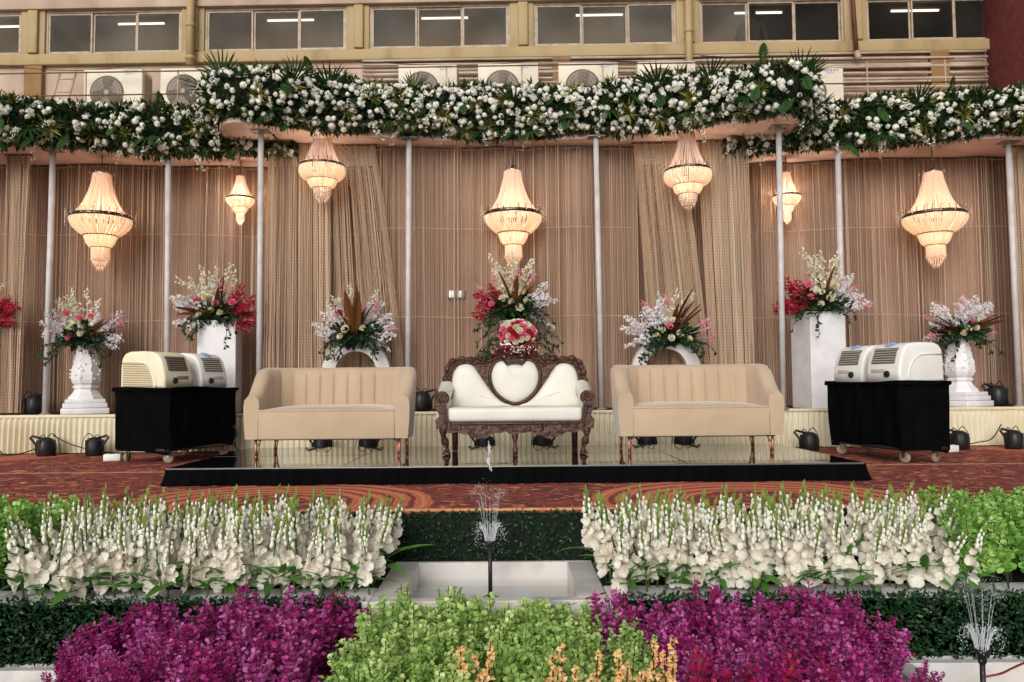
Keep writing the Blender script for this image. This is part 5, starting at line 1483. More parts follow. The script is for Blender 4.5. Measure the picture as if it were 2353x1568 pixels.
SP = {'w': [mesh_spray(s, M_spr_w, 'white_blossom_spray') for s in (1, 2, 3)], 'c': [mesh_spray(s, M_spr_c, 'cream_blossom_spray', 1, 30) for s in (4, 5)],
      'r': [mesh_spray(s, M_spr_r, 'red_blossom_spray', 0, 64, 0.036, bare=0.15) for s in (6, 7)], 'p': [mesh_spray(s, M_spr_p, 'pink_blossom_spray', 0, 14, 0.03, bare=0.72) for s in (8, 9)]}
def mesh_brown(seed):
    b = MB(); tv, tf = blade(0.42, 0.085, 0.12, 7); b.add(tv, tf, 0, True); b.tube([(0, 0.42*u, -0.12*0.42*u*u - 0.002) for u in np.linspace(0, 0.95, 6)], 0.004, 4); return b.mesh('brown_leaf', M_brown)
BRL = [mesh_brown(1)]
PALMD = mesh_fan(9, M_orange_palm, 15, 0.30, 2.0, 0.03)
SPN = {'w': 'white_blossom_spray', 'c': 'cream_blossom_spray', 'r': 'red_blossom_spray', 'p': 'pink_blossom_spray'}
def vine(mb, p0, d, L, g, n=16, sz=0.05):
    pts = [np.array(p0, float)]; d = np.array(d, float)
    for i in range(9):
        d = d + np.array([g.normal(0, 0.12), g.normal(0, 0.08), -0.16]); d /= np.linalg.norm(d); pts.append(pts[-1] + d*L/9)
    mb.tube(pts, 0.003, 4); pts = np.array(pts); tv, tf = leaf6(sz, sz*0.55)
    u = g.uniform(0.1, 1, n)*9; q = np.stack([np.interp(u, range(10), pts[:, k]) for k in range(3)], 1)
    mb.batch(tv, tf, frames(rdir(n, g) + np.array([0, -0.2, -0.4]), g.uniform(0, 6.28, n)), q, g.uniform(0.7, 1.3, n))
def arrangement(label, loc, size, seed, sprays, roses, browns, vines=8, palm=None, group='flower arrangements on stands'):
    """size: half width / height scale; sprays: list of (kind, angle from vertical in degrees, length)"""
    g = np.random.default_rng(seed)
    t = thing('flower_arrangement', label, 'flower arrangement', loc, 0, group)
    fo = MB(); n = 620; d = rdir(n, g); d[:, 2] = d[:, 2]*0.55 + 0.1; d[:, 0] *= 1.25
    tv, tf = leaf6(0.085*size, 0.042*size); fo.batch(tv, tf, frames(d + g.normal(0, 0.3, (n, 3)), g.uniform(0, 6.28, n)), d*g.uniform(0.05, 0.23, (n, 1))*size + np.array([0, 0, 0.07*size]), g.uniform(0.7, 1.3, n))
    for i in range(vines):
        a = g.uniform(-1, 1); sd = np.sign(a)
        vine(fo, (a*0.14*size, -0.08 - 0.05*g.random(), 0.05*size), (sd*g.uniform(0.25, 1.0), -0.45, g.uniform(-0.2, 0.3)), g.uniform(0.25, 0.5)*size, g)
    fo.ball((0, 0, 0.05*size), 0.10*size, 0, 8, 5)
    fo.build('arrangement_foliage', M_arr_leaf, t, kind='stuff')
    for kind, ang, L in sprays:
        a = R(ang + g.normal(0, 4)); tilt = g.uniform(-0.45, 0.12)
        dr = Vector((math.sin(a), tilt, math.cos(a))); m = SP[kind][g.integers(len(SP[kind]))]
        link(m, SPN[kind], t, (0.05*math.sin(a), -0.02, 0.04*size), rot_to(dr, g.uniform(0, 6)), L*size/0.5)
    for kind, x, z in roses:
        link(RO[kind][g.integers(len(RO[kind]))], {'w': 'white_rose', 'p': 'pink_rose', 'r': 'red_rose'}[kind], t, (x*size, -0.17*size - 0.03*g.random() + 0.15*abs(x)*size, z*size), rot_to((x*1.2, -0.9, 0.35 + z*0.6), g.uniform(0, 6)), g.uniform(0.62, 0.85)*size)
    for ang, L in browns:
        a = R(ang); link(BRL[0], 'brown_leaf', t, (0.06*math.sin(a), -0.13, 0.06*size), roty_to((math.sin(a), g.uniform(-0.3, 0.05), math.cos(a)), g.uniform(-0.7, 0.7)), 1.15*L*size/0.42)
    if palm: link(PALMD, 'dried_palm_leaf', t, (0.1*size, -0.05, 0.18*size), roty_to((math.sin(R(palm)), -0.15, math.cos(R(palm))), 0.0), size*0.95)
    return t
def fanL(kind, a0, a1, n, l0, l1, g=rng): return [(kind, a, g.uniform(l0, l1)) for a in np.linspace(a0, a1, n)]
def top(vx, vy, D): p = P(vx, vy, D); return (p.x, D - 0.03, p.z)
arrangement('pale blossom arrangement with pink roses on the left urn', top(200, 793, 9.4), 1.0, 1, fanL('w', -95, -40, 7, 0.38, 0.5) + fanL('c', -35, 20, 6, 0.42, 0.58) + fanL('w', 30, 100, 7, 0.38, 0.52) + fanL('p', -60, 60, 5, 0.38, 0.48),
            [('p', -0.1, 0.08), ('w', -0.12, 0.17), ('w', 0.03, 0.12), ('p', 0.02, 0.30), ('p', -0.14, 0.36), ('p', 0.14, 0.32)], [(50, 0.34), (70, 0.32), (42, 0.3)], 10)
arrangement('white and crimson arrangement on the left square plinth', top(506, 742, 9.35), 1.0, 2, fanL('w', -95, -30, 8, 0.42, 0.55) + fanL('c', -35, 22, 7, 0.5, 0.64) + fanL('r', 25, 112, 11, 0.34, 0.5) + fanL('p', 10, 60, 3, 0.45, 0.55),
            [('w', -0.03, 0.13), ('w', 0.07, 0.1), ('p', 0.02, 0.2), ('p', -0.2, 0.25), ('w', -0.18, 0.08), ('w', -0.1, 0.28), ('p', 0.2, 0.22)], [(-70, 0.36), (8, 0.42), (-50, 0.3), (15, 0.3), (-80, 0.34)], 10)
arrangement('white arrangement with upright brown leaves on the ring stand behind the left sofa', top(820, 786, 9.2), 1.02, 3, fanL('w', -85, -25, 7, 0.40, 0.5) + fanL('c', -25, 25, 4, 0.46, 0.6) + fanL('w', 25, 90, 8, 0.38, 0.5) + fanL('p', -70, 70, 6, 0.42, 0.5),
            [('w', -0.09, 0.13), ('w', 0.1, 0.14), ('w', -0.15, 0.05), ('p', -0.16, 0.32)], [(-8, 0.46), (8, 0.5), (2, 0.36), (-22, 0.4), (25, 0.38), (16, 0.3), (-60, 0.22)], 16)
arrangement('tall crimson and white arrangement with dried palm behind the settee', top(1180, 722, 9.28), 1.0, 4, fanL('r', -102, -48, 10, 0.34, 0.46) + fanL('c', -28, 25, 8, 0.46, 0.62) + fanL('w', 45, 95, 5, 0.4, 0.5) + fanL('p', -55, 30, 4, 0.46, 0.52),
            [('w', -0.03, 0.12), ('w', 0.0, 0.27), ('w', 0.1, 0.24), ('w', -0.03, 0.38), ('w', 0.15, 0.13), ('w', -0.12, 0.16), ('w', 0.07, 0.05), ('p', -0.25, 0.1)], [(-14, 0.4), (5, 0.34), (20, 0.36)], 16, palm=38)
arrangement('white arrangement with a fan of brown leaves on the ring stand behind the right sofa', top(1534, 788, 9.2), 1.02, 5, fanL('w', -88, -12, 13, 0.40, 0.52) + fanL('c', -5, 32, 4, 0.46, 0.58) + fanL('p', 62, 84, 4, 0.42, 0.5) + fanL('p', -30, 0, 2, 0.46, 0.5),
            [('w', 0.0, 0.04), ('w', 0.1, 0.09), ('w', 0.2, 0.03), ('p', -0.02, 0.17), ('w', -0.16, 0.06), ('w', -0.1, 0.13), ('w', 0.02, 0.24)], [(15, 0.52), (25, 0.42), (33, 0.42), (40, 0.4), (20, 0.36), (8, 0.34)], 16)
arrangement('crimson and white arrangement on the right square plinth', top(1882, 715, 9.2), 1.02, 6, fanL('r', -100, -38, 13, 0.34, 0.5) + fanL('c', -22, 30, 7, 0.46, 0.62) + fanL('w', 35, 100, 10, 0.38, 0.5) + fanL('p', 30, 90, 3, 0.42, 0.5),
            [('w', -0.06, 0.06), ('w', -0.09, 0.2), ('w', 0.08, 0.16), ('w', 0.05, 0.12), ('p', -0.18, 0.28), ('p', -0.16, 0.14), ('w', 0.1, 0.26)], [(8, 0.4), (-6, 0.34), (-60, 0.3)], 10)
arrangement('lilac white arrangement with brown side leaves on the right urn', top(2200, 778, 9.32), 0.95, 7, fanL('w', -45, 48, 17, 0.40, 0.52) + fanL('p', -85, 85, 8, 0.40, 0.5) + fanL('w', -90, -70, 2, 0.36, 0.42),
            [('w', 0.0, 0.1), ('w', 0.1, 0.12), ('w', -0.05, 0.05), ('p', 0.08, 0.18), ('w', 0.12, 0.22)], [(-66, 0.4), (-50, 0.34), (-80, 0.36), (55, 0.38), (66, 0.4), (48, 0.34), (-95, 0.3)], 10)
arrangement('crimson arrangement cut off by the left edge of the picture', top(-45, 745, 9.3), 1.0, 8, fanL('r', 40, 95, 7, 0.36, 0.5) + fanL('c', -30, 30, 4, 0.44, 0.54), [('w', 0.0, 0.1), ('p', 0.1, 0.2)], [(20, 0.34)], 10)
tp = thing('square_plinth', 'white square plinth under the arrangement cut off by the left edge', 'plinth', (top(-45, 745, 9.3)[0], 9.3, ST_Z)); zz = top(-45, 745, 9.3)[2] - ST_Z
o = MB(); o.bbox((0, 0, zz/2), (0.4, 0.36, zz), 0.006); o.build('column', M_white_paint, tp)
# round posy on the crest of the settee with its dark red netting
pc = P(1190, 772, 7.36)
po_ = thing('rose_posy', 'round pink, red and white rose posy on the crest of the settee', 'bouquet', (pc.x, 7.36, pc.z - 0.14))
g = np.random.default_rng(21)
d = fib(110); d = d[(d[:, 1] < 0.35) & (d[:, 2] > -0.55)]
kinds = 'ppwwrpwrpw'
for i, q in enumerate(d):
    kd = kinds[g.integers(len(kinds))]; 
    link(RO[kd][g.integers(len(RO[kd]))], {'w': 'white_rose', 'p': 'pink_rose', 'r': 'red_rose'}[kd], po_, (q[0]*0.155, q[1]*0.11 - 0.01, 0.15 + q[2]*0.12), rot_to(q, g.uniform(0, 6)), g.uniform(0.5, 0.62))
fo = MB()
for i in range(12):
    sd = 1 if i % 2 else -1; vine(fo, (sd*0.1, 0.0, 0.05 + 0.015*i), (sd*1.0, -0.15, 0.25), g.uniform(0.22, 0.4), g, 12, 0.045)
fo.ball((0, 0, 0.15), 0.11, 0, 8, 5); fo.build('posy_foliage', M_arr_leaf, po_, kind='stuff')
nt = MB(); tv, tf = diamond(0.03, 0.026, 0.3); n = 260
q = np.stack([g.normal(0, 0.10, n), g.uniform(-0.10, 0.0, n), 0.045 - np.abs(g.normal(0, 0.035, n))], 1); nt.batch(tv, tf, frames(rdir(n, g), g.uniform(0, 6, n)), q)
for i in range(60): nt.ball((g.normal(0, 0.09), -0.10 - 0.01*g.random(), 0.04 - abs(g.normal(0, 0.04))), 0.0055, 1, 5, 4)
nt.build('red_netting', [mat('dark_red_net', (104, 22, 32), 0.6, c2=(140, 34, 46), island=True, transl=0.2), M_petal_w], po_, kind='stuff')
# ------------------------------------------------------------------ stepped garden in front of the stage
T1, T2 = -0.282, -0.558           # heights of the two lower steps
Y1, Y2 = 4.70, 3.82
BX0, BX1 = P(910, 1283, 4.68).x, P(1357, 1283, 4.68).x      # centre basin
M_dark_turf = mat('dark_ground_sheet', (24, 28, 22), 0.9, c2=(14, 16, 13), scale=8, bump=0.4)
for sx, x0, x1 in ((-1, -7, BX0 - 0.006), (1, BX1 + 0.006, 7)):
    o = MB(); o.box(((x0 + x1)/2, 4.38, T1 - 0.2), (x1 - x0, 0.56, 0.384)); bs = o.build('garden_step', M_dark_turf)
    tag(bs, 'dark covered garden step under the ' + ('left' if sx < 0 else 'right') + ' white flower bed', kind='structure')
    o = MB(); o.bbox(((x0 + x1)/2, 3.955, T1 - 0.2), (x1 - x0, 0.27, 0.4), 0.004, 1, smooth=False); o.build('white_board', M_white_paint, bs)
M_leafbox = mat('box_hedge_leaf', (20, 48, 24), 0.45, c2=(48, 84, 40), c3=(26, 60, 32), island=True, transl=0.15, spec=0.5)
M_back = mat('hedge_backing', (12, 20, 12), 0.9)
def hedge(label, x0, x1, y, z0, z1, n, depth=0.05, topd=0.05, seed=1):
    g = np.random.default_rng(seed); t = thing('grass_hedge', label, 'hedge', (0, 0, 0), 0, 'artificial box hedges facing the steps')
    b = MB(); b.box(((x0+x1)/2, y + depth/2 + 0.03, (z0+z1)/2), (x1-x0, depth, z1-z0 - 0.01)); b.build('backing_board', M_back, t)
    lf = MB(); tv, tf = leaf6(0.024, 0.013, 0.3)
    k = int(n*0.86)
    p = np.stack([g.uniform(x0, x1, k), y + 0.028 - np.abs(g.normal(0, 0.012, k)), g.uniform(z0 + 0.004, z1, k)], 1)
    lf.batch(tv, tf, frames(np.stack([g.normal(0, 0.8, k), g.normal(-0.7, 0.4, k), g.normal(0.15, 0.7, k)], 1), g.uniform(0, 6.28, k)), p, g.uniform(0.6, 1.3, k))
    k = n - k
    p = np.stack([g.uniform(x0, x1, k), y + g.uniform(0, topd + 0.03, k), z1 - 0.006 + np.abs(g.normal(0, 0.006, k))], 1)
    lf.batch(tv, tf, frames(np.stack([g.normal(0, 0.7, k), g.normal(-0.4, 0.5, k), g.normal(0.6, 0.4, k)], 1), g.uniform(0, 6.28, k)), p, g.uniform(0.6, 1.3, k))
    lf.build('hedge_leaves', M_leafbox, t, kind='stuff')
hedge('low green box hedge along the carpet edge behind the centre basin', -5.6, 5.6, Y1 - 0.03, T1 - 0.06, -0.008, 22000, seed=1)
hedge('low green box hedge on the lower step at the left', -5.0, -0.72, Y2 - 0.03, T2, T1 + 0.004, 14500, topd=0.08, seed=2)
hedge('low green box hedge on the lower step at the right', 0.5, 5.0, Y2 - 0.03, T2, T1 + 0.004, 15000, topd=0.08, seed=3)

M_marble = mat('grey_white_marble', (206, 205, 206), 0.35, c2=(158, 157, 162), c3=(212, 205, 198), scale=2.6, detail=9, bump=0.06, lo=0.3, hi=0.7)
def pool_mat():
    m, n, l, b = new_mat('basin_water')
    n.remove(b); t = n.new('ShaderNodeBsdfTransparent'); t.inputs['Color'].default_value = (0.93, 0.95, 0.95, 1)
    gl = n.new('ShaderNodeBsdfGlossy'); gl.inputs['Roughness'].default_value = 0.04
    tc = n.new('ShaderNodeTexCoord'); nz = n.new('ShaderNodeTexNoise'); nz.inputs['Scale'].default_value = 26; l.new(tc.outputs['Object'], nz.inputs['Vector'])
    bp = n.new('ShaderNodeBump'); bp.inputs['Strength'].default_value = 0.35; bp.inputs['Distance'].default_value = 0.01; l.new(nz.outputs['Fac'], bp.inputs['Height']); l.new(bp.outputs[0], gl.inputs['Normal'])
    mx = n.new('ShaderNodeMixShader'); mx.inputs[0].default_value = 0.10; l.new(t.outputs[0], mx.inputs[1]); l.new(gl.outputs[0], mx.inputs[2]); l.new(mx.outputs[0], n['Material Output'].inputs['Surface'])
    return m
M_pool = pool_mat()
def basin(label, x0, x1, yb, yf, zt_, depth, side, back, front):
    t = thing('marble_basin', label, 'fountain basin', (0, 0, 0), 0, 'white marble fountain basins')
    zf_ = zt_ - depth; H = 0.5
    def seg(nm, cx, cy, sx, sy, z1=zt_, z0=zt_ - H):
        o = MB(); o.bbox((cx, cy, (z0+z1)/2), (sx, sy, z1-z0), 0.004, 1, smooth=False); o.build(nm, M_marble, t)
    seg('back_wall', (x0+x1)/2, yb - back/2, x1-x0, back)
    seg('front_wall', (x0+x1)/2, yf + front/2, x1-x0, front)
    seg('side_wall', x0 + side/2, (yb-back+yf+front)/2, side, yb-back-yf-front - 0.002)
    seg('side_wall', x1 - side/2, (yb-back+yf+front)/2, side, yb-back-yf-front - 0.002)
    o = MB(); o.box(((x0+x1)/2, (yb+yf)/2, zf_ - 0.03), (x1-x0-2*side-0.002, yb-yf-back-front-0.002, 0.05)); o.build('basin_floor', M_marble, t)
    o = MB(); o.add([(x0+side+.002, yf+front+.002, zf_+.028), (x1-side-.002, yf+front+.002, zf_+.028), (x1-side-.002, yb-back-.002, zf_+.028), (x0+side+.002, yb-back-.002, zf_+.028)], [(0, 1, 2, 3)]); o.build('water_surface', M_pool, t)
    return t
basin('white marble fountain basin in the middle of the steps', BX0, BX1, Y1 - 0.05, Y2 - 0.02, T1 + 0.006, 0.125, 0.14, 0.035, 0.07)
basin('white marble basin cut off at the lower left corner', -3.4, -1.95, Y2 - 0.05, 2.6, T2 + 0.006, 0.22, 0.10, 0.05, 0.10)
basin('white marble basin with the right fountain at the lower right corner', 1.72, 3.4, Y2 - 0.05, 2.6, T2 + 0.006, 0.22, 0.10, 0.05, 0.10)

# fountains
def water_mat():
    m, n, l, b = new_mat('white_water')
    b.inputs['Base Color'].default_value = (0.80, 0.83, 0.85, 1); b.inputs['Roughness'].default_value = 0.15
    tr = n.new('ShaderNodeBsdfTransparent'); mx = n.new('ShaderNodeMixShader'); mx.inputs[0].default_value = 0.36
    l.new(tr.outputs[0], mx.inputs[1]); l.new(b.outputs[0], mx.inputs[2]); l.new(mx.outputs[0], n['Material Output'].inputs['Surface'])
    return m
M_jet = water_mat()
def fountain(label, vx, vytip, D, z_foot, jet, seed, centre=True):
    g = np.random.default_rng(seed); p = P(vx, vytip, D)
    t = thing('water_fountain', label, 'fountain', (p.x, D, z_foot), 0, 'small fountains in the basins'); h = p.z - z_foot
    o = MB(); o.tube([(0, 0, 0), (0, 0, h - 0.03)], 0.0115, 10); o.lathe([(0.05, 0), (0.05, 0.012), (0.02, 0.03)], 14); o.build('riser_pipe', M_black_plastic, t)
    o = MB(); o.lathe([(0.014, h - 0.06), (0.018, h - 0.05), (0.018, h - 0.02), (0.032, h - 0.012), (0.034, h), (0.026, h + 0.002)], 16); o.build('nozzle', M_black_plastic, t)
    o = MB()
    def arc(a, v0, el, n=14, tm=1.0, rad=0.0022, r0=0.024):
        ts = np.linspace(0, tm, n); vr, vz = v0*math.cos(el), v0*math.sin(el)
        r_ = r0 + vr*ts; z_ = h + vz*ts - 4.9*ts*ts
        return np.stack([r_*math.cos(a), r_*math.sin(a), z_], 1)
    for k in range(20):         # short thick inner bell
        a = 2*math.pi*k/20 + g.normal(0, 0.05); pts = arc(a, g.uniform(1.22, 1.4), R(g.uniform(77, 81)), 12, 0.25)
        o.tube(pts[:7], [0.0026]*7, 4, caps=False)
        for q in pts[5:]:
            for _ in range(2): o.ball(q + g.normal(0, 0.007, 3), g.uniform(0.0010, 0.0026), 0, 5, 3, (1, 1, 1.5))
    for k in range(16):         # falling drops
        a = 2*math.pi*k/16; 
        for _ in range(4): o.ball((np.cos(a)*g.uniform(0.06, 0.11), np.sin(a)*g.uniform(0.07, 0.12), h + g.uniform(-0.08, 0.06)), g.uniform(0.0008, 0.0018), 0, 5, 3, (1, 1, 2.4))
    for k in range(9):          # tall fine jets
        a = 2*math.pi*k/9 + 0.2; vv = math.sqrt(2*9.8*jet)*g.uniform(0.9, 1.03); pts = arc(a, vv, R(g.uniform(82, 86)), 26, vv/9.8*1.25)
        o.tube(pts[:13], np.linspace(0.0013, 0.0008, 13), 4, caps=False)
        for q in pts[8:]:
            for _ in range(3): o.ball(q + g.normal(0, 0.014, 3), g.uniform(0.0006, 0.0016), 0, 5, 3, (1, 1, 1.6))
    if centre:
        for k in range(26): o.ball((g.normal(0, 0.004), g.normal(0, 0.004), h + jet*1.25 + 0.006*k), g.uniform(0.004, 0.008), 0, 6, 4, (1, 1, 1.7)) if g.random() < 0.8 else None
    o.build('water_jets', M_jet, t, kind='stuff')
fountain('small fountain rising from the centre basin in front of the platform', 1126, 1243, 4.3, T1 - 0.125, 0.30, 3)
fountain('small fountain spraying at the lower right corner', 2256, 1492, 3.45, T2 - 0.22, 0.30, 4, False)
cable([P(2262, 1556, 3.4), P(2300, 1548, 3.4), P(2330, 1534, 3.45), P(2380, 1512, 3.5)], 'thin red wire running from the right fountain to the right edge', 0.0045, mat('red_wire', (120, 30, 34), 0.5))
cable([P(1345, 1376, 3.78), P(1372, 1368, 3.78), P(1392, 1362, 3.80)], 'thin red wire over the front rim of the centre basin', 0.004, bpy.data.materials['red_wire'])

# ------------------------------------------------------------------ gladiolus beds
M_glad = mat('gladiolus_white', (250, 247, 236), 0.55, c2=(240, 232, 218), obj=True, transl=0.42)
M_gbud = mat('gladiolus_bud', (238, 238, 216), 0.55, c2=(246, 244, 234), island=True, transl=0.2)
M_gleaf = mat('gladiolus_leaf', (64, 118, 36), 0.4, c2=(90, 142, 52), obj=True, transl=0.25)
M_gtip = mat('gladiolus_tip', (112, 138, 58), 0.5, c2=(142, 148, 72), island=True, transl=0.2)
def mesh_floret(seed, op):
    g = np.random.default_rng(seed); b = MB()
    for k in range(6):
        tv, tf = petal_cup(0.066*g.uniform(0.9, 1.1), (0.058 if k % 2 else 0.046)*g.uniform(0.9, 1.1), 0.25 if op > 0.6 else 0.55, 4)
        a = k*math.pi/3 + g.normal(0, 0.1); el = (1.15 - 0.75*op)*(1.0 if k % 2 else 0.85)
        d = np.array([math.cos(a)*math.cos(el), math.sin(a)*math.cos(el), math.sin(el)]); up = np.array([-math.cos(a)*math.sin(el), -math.sin(a)*math.sin(el), math.cos(el)])
        b.batch(tv, tf, np.stack([np.cross(d, up), d, up], 1)[None], [(0.004*math.cos(a), 0.004*math.sin(a), 0.010)], smooth=True)
    b.tube([(0, 0, -0.012), (0, 0, 0.014)], [0.004, 0.008], 5, 0)
    b.tube([(0, 0, 0.01), (0.004, 0, 0.04)], [0.003, 0.002], 4, 0)
    return b.mesh('gladiolus_blossom', M_glad)
FLO = [mesh_floret(s, o_) for s, o_ in ((1, 1.0), (2, 0.9), (3, 1.0), (4, 0.7))]
def mesh_gstem(seed, H):
    g = np.random.default_rng(seed); b = MB(); bx, by = g.normal(0, 0.012, 2); c = lambda u: np.array([bx*u*u, by*u*u, H*u])
    b.tube([c(u) for u in np.linspace(0, 0.96, 8)], [0.0055, 0.0055, 0.005, 0.005, 0.0045, 0.004, 0.0035, 0.003], 6, 0)
    for k in range(7):          # closed white buds, alternating, then green tip scales
        u = 0.66 + 0.22*k/6; sx = 1 if k % 2 else -1; q = c(u) + np.array([sx*g.uniform(0.008, 0.018), g.uniform(-0.016, 0.004), 0.012]); s = (0.95 - 0.45*k/6)*g.uniform(0.75, 1.15)
        b.ball(q, 0.0135*s, 1, 7, 5, (0.95, 0.95, 1.75))
        b.ball(q - np.array([0, 0, 0.014*s]), 0.008*s, 2, 6, 4, (0.9, 0.9, 1.5))
    for k in range(12):
        u = 0.62 + 0.37*k/11; sx = 1 if k % 2 else -1; tv, tf = blade(0.047*(1.1 - 0.03*k), 0.013, 0.1, 3)
        b.batch(tv, tf, frames([[sx*0.22, g.normal(0, 0.12), 1.0]], np.array([g.uniform(0, 6)])), [c(u)], mat=2)
    return b.mesh('gladiolus_stem', [M_green_stem, M_gbud, M_gtip])
GH = 0.425
GST = [mesh_gstem(s, GH) for s in range(5)]
def mesh_sword(seed, L, w, dr):
    b = MB(); tv, tf = blade(L, w, dr, 6); b.add(tv, tf, 0, True); return b.mesh('sword_leaf', M_gleaf)
SWD = [mesh_sword(1, 0.20, 0.046, 0.55), mesh_sword(2, 0.17, 0.056, 0.8), mesh_sword(3, 0.22, 0.04, 0.4)]
def glad_bed(side, where, x0f, x1f, x0b, x1b, nx_, rows, seed):
    g = np.random.default_rng(seed)
    for r_ in range(rows):
        v = r_/(rows-1); y = 3.96 + 0.54*v; a, b = x0f + (x0b-x0f)*v, x1f + (x1b-x1f)*v; n = nx_
        rowname = 'front row' if r_ == 0 else ('back row' if r_ == rows - 1 else 'middle rows')
        label = 'white gladiolus stem in the ' + rowname + ' of the bed ' + where
        for i in range(n):
            x = a + (b-a)*(i + 0.5 + g.normal(0, 0.25))/n
            sc = g.uniform(0.88, 1.07)*(0.86 if r_ == 0 else 0.93 if r_ == 1 else 1.0)
            lb = label
            if r_ == 0 and i in (0, n-1): lb = 'white gladiolus at the ' + ('left' if i == 0 else 'right') + ' front corner of the bed ' + where
            t = thing('gladiolus', lb, 'gladiolus', (x, y + g.normal(0, 0.025), T1), 0, 'white gladiolus stems in the ' + side + ' bed, ' + rowname); t.scale = (sc,)*3
            e = (i + 0.5)/n; lean = 0.0
            if e < 0.10: lean = -0.26*(1 - e/0.10)
            if e > 0.90: lean = 0.26*(e - 0.90)/0.10
            t.rotation_euler = (g.normal(0.05, 0.08) + (g.uniform(0.0, 0.16) if r_ == 0 else 0), g.normal(0, 0.09) + lean, g.normal(0, 0.4))
            link(GST[g.integers(5)], 'stem', t)
            nf = 10 if r_ < 2 else 8
            op = g.uniform(0.85, 1.1)
            for k in range(nf):
                if g.random() < 0.08: continue
                u = 0.20 + 0.56*k/9 if r_ < 2 else 0.36 + 0.44*k/7; az = -math.pi/2 + (0.8 if k % 2 else -0.8) + g.normal(0, 0.4)
                d = (math.cos(az), math.sin(az), 0.25 + g.normal(0, 0.25)); s = (0.98 - 0.70*(u-0.2)/0.56)*g.uniform(0.82, 1.15)*op if r_ < 2 else (0.78 - 0.44*(u-0.36)/0.44)*g.uniform(0.8, 1.2)*op
                link(FLO[g.integers(4)] if u < 0.5 else FLO[3], 'blossom', t, (0.006*d[0], 0.006*d[1], GH*u), rot_to(d, g.uniform(0, 6)), s)
            for k in range(3 if r_ == 0 else 2 if r_ == 1 else 1):
                az = g.uniform(-math.pi, 0.3); link(SWD[g.integers(3)], 'sword_leaf', t, (0, 0, g.uniform(0.02, 0.10)), roty_to((math.cos(az)*0.7, math.sin(az)*0.55, g.uniform(0.5, 1.1)), 0.0), g.uniform(0.8, 1.25))
XX = lambda v, D: (v - 1176.5)/FV*D
glad_bed('left', 'left of the centre basin', XX(60, 3.96), XX(868, 3.96), XX(150, 4.5), XX(885, 4.5), 24, 6, 5)
glad_bed('right', 'right of the centre basin', XX(1392, 3.96), XX(2190, 3.96), XX(1350, 4.5), XX(2120, 4.5), 24, 6, 6)

# ------------------------------------------------------------------ bushy artificial plants
M_purple = mat('purple_flower', (180, 36, 132), 0.55, c2=(222, 124, 200), c3=(160, 22, 104), island=True, obj=True, transl=0.3)
M_magenta = mat('magenta_flower', (176, 26, 90), 0.55, c2=(206, 50, 84), c3=(150, 18, 84), island=True, obj=True, transl=0.3)
M_lime = mat('lime_leaf', (190, 214, 128), 0.5, c2=(224, 236, 164), c3=(154, 192, 98), island=True, obj=True, transl=0.35)
M_lime2 = mat('fresh_green_leaf', (170, 214, 114), 0.5, c2=(210, 236, 150), c3=(134, 188, 84), island=True, obj=True, transl=0.35)
M_orange = mat('orange_yellow_blossom', (244, 208, 140), 0.5, c2=(247, 224, 172), c3=(240, 186, 120), island=True, transl=0.3)
M_twig = mat('dark_twig', (34, 40, 24), 0.6)
def mesh_bush(seed, m, H, nb, nl, lr, spread, cup, nm, low=0.25):
    g = np.random.default_rng(seed); b = MB(); tv, tf = round_leaf(lr)
    for k in range(nb):
        u0 = g.uniform(0.0, 0.25); a = g.uniform(0, 6.28); rad = spread*math.sqrt(g.uniform(0.02, 1)); top = H*g.uniform(0.72, 1.0)*(1 - 0.22*(rad/spread)**2)
        tip = np.array([rad*math.cos(a), rad*math.sin(a), top])
        cur = lambda u: np.array([tip[0]*u**1.5, tip[1]*u**1.5, top*u])
        b.tube([cur(u) for u in np.linspace(0, 1.02, 6)], [0.0035, 0.003, 0.0025, 0.002, 0.002, 0.0015], 4, 1, caps=False)
        for i in range(nl):         # whorls of rounded leaves or petals up the sprig
            u = low + (1-low)*(i + g.random()*0.6)/nl; q = cur(u); kk = 4
            az = g.uniform(0, 6.28) + np.arange(kk)*2*math.pi/kk + g.normal(0, 0.25, kk); el = cup + g.normal(0, 0.3, kk)
            d = np.stack([np.cos(az)*np.cos(el), np.sin(az)*np.cos(el), np.sin(el)], 1)
            b.batch(tv, tf, frames(d, g.normal(0, 0.5, kk)), q + d*0.006 + g.normal(0, 0.003, (kk, 3)), (1.15 - 0.5*u)*g.uniform(0.75, 1.2, kk))
    return b.mesh(nm, [m, M_twig])
PUR = [mesh_bush(100 + s, M_purple, 0.50, 11, 20, 0.026, 0.105, 0.5, 'purple_flower_sprig') for s in range(4)]
PUR += [mesh_bush(106, M_purple, 0.50, 11, 24, 0.020, 0.10, 0.6, 'purple_flower_sprig'), mesh_bush(107, M_purple, 0.52, 9, 17, 0.033, 0.11, 0.35, 'purple_flower_sprig'), mesh_bush(108, M_purple, 0.47, 8, 16, 0.024, 0.12, 0.5, 'purple_flower_sprig')]
MAG = [mesh_bush(120 + s, M_magenta, 0.46, 4, 15, 0.028, 0.05, 0.5, 'magenta_flower_sprig') for s in range(2)]
LIM = [mesh_bush(140 + s, M_lime, 0.48, 12, 20, 0.031, 0.10, 0.55, 'lime_leaf_sprig') for s in range(4)]
LIM += [mesh_bush(146, M_lime, 0.48, 12, 22, 0.024, 0.11, 0.6, 'lime_leaf_sprig'), mesh_bush(147, M_lime, 0.50, 9, 17, 0.036, 0.11, 0.4, 'lime_leaf_sprig')]
LI2 = [mesh_bush(160 + s, M_lime2, 0.44, 11, 18, 0.031, 0.10, 0.5, 'green_leaf_sprig') for s in range(3)]
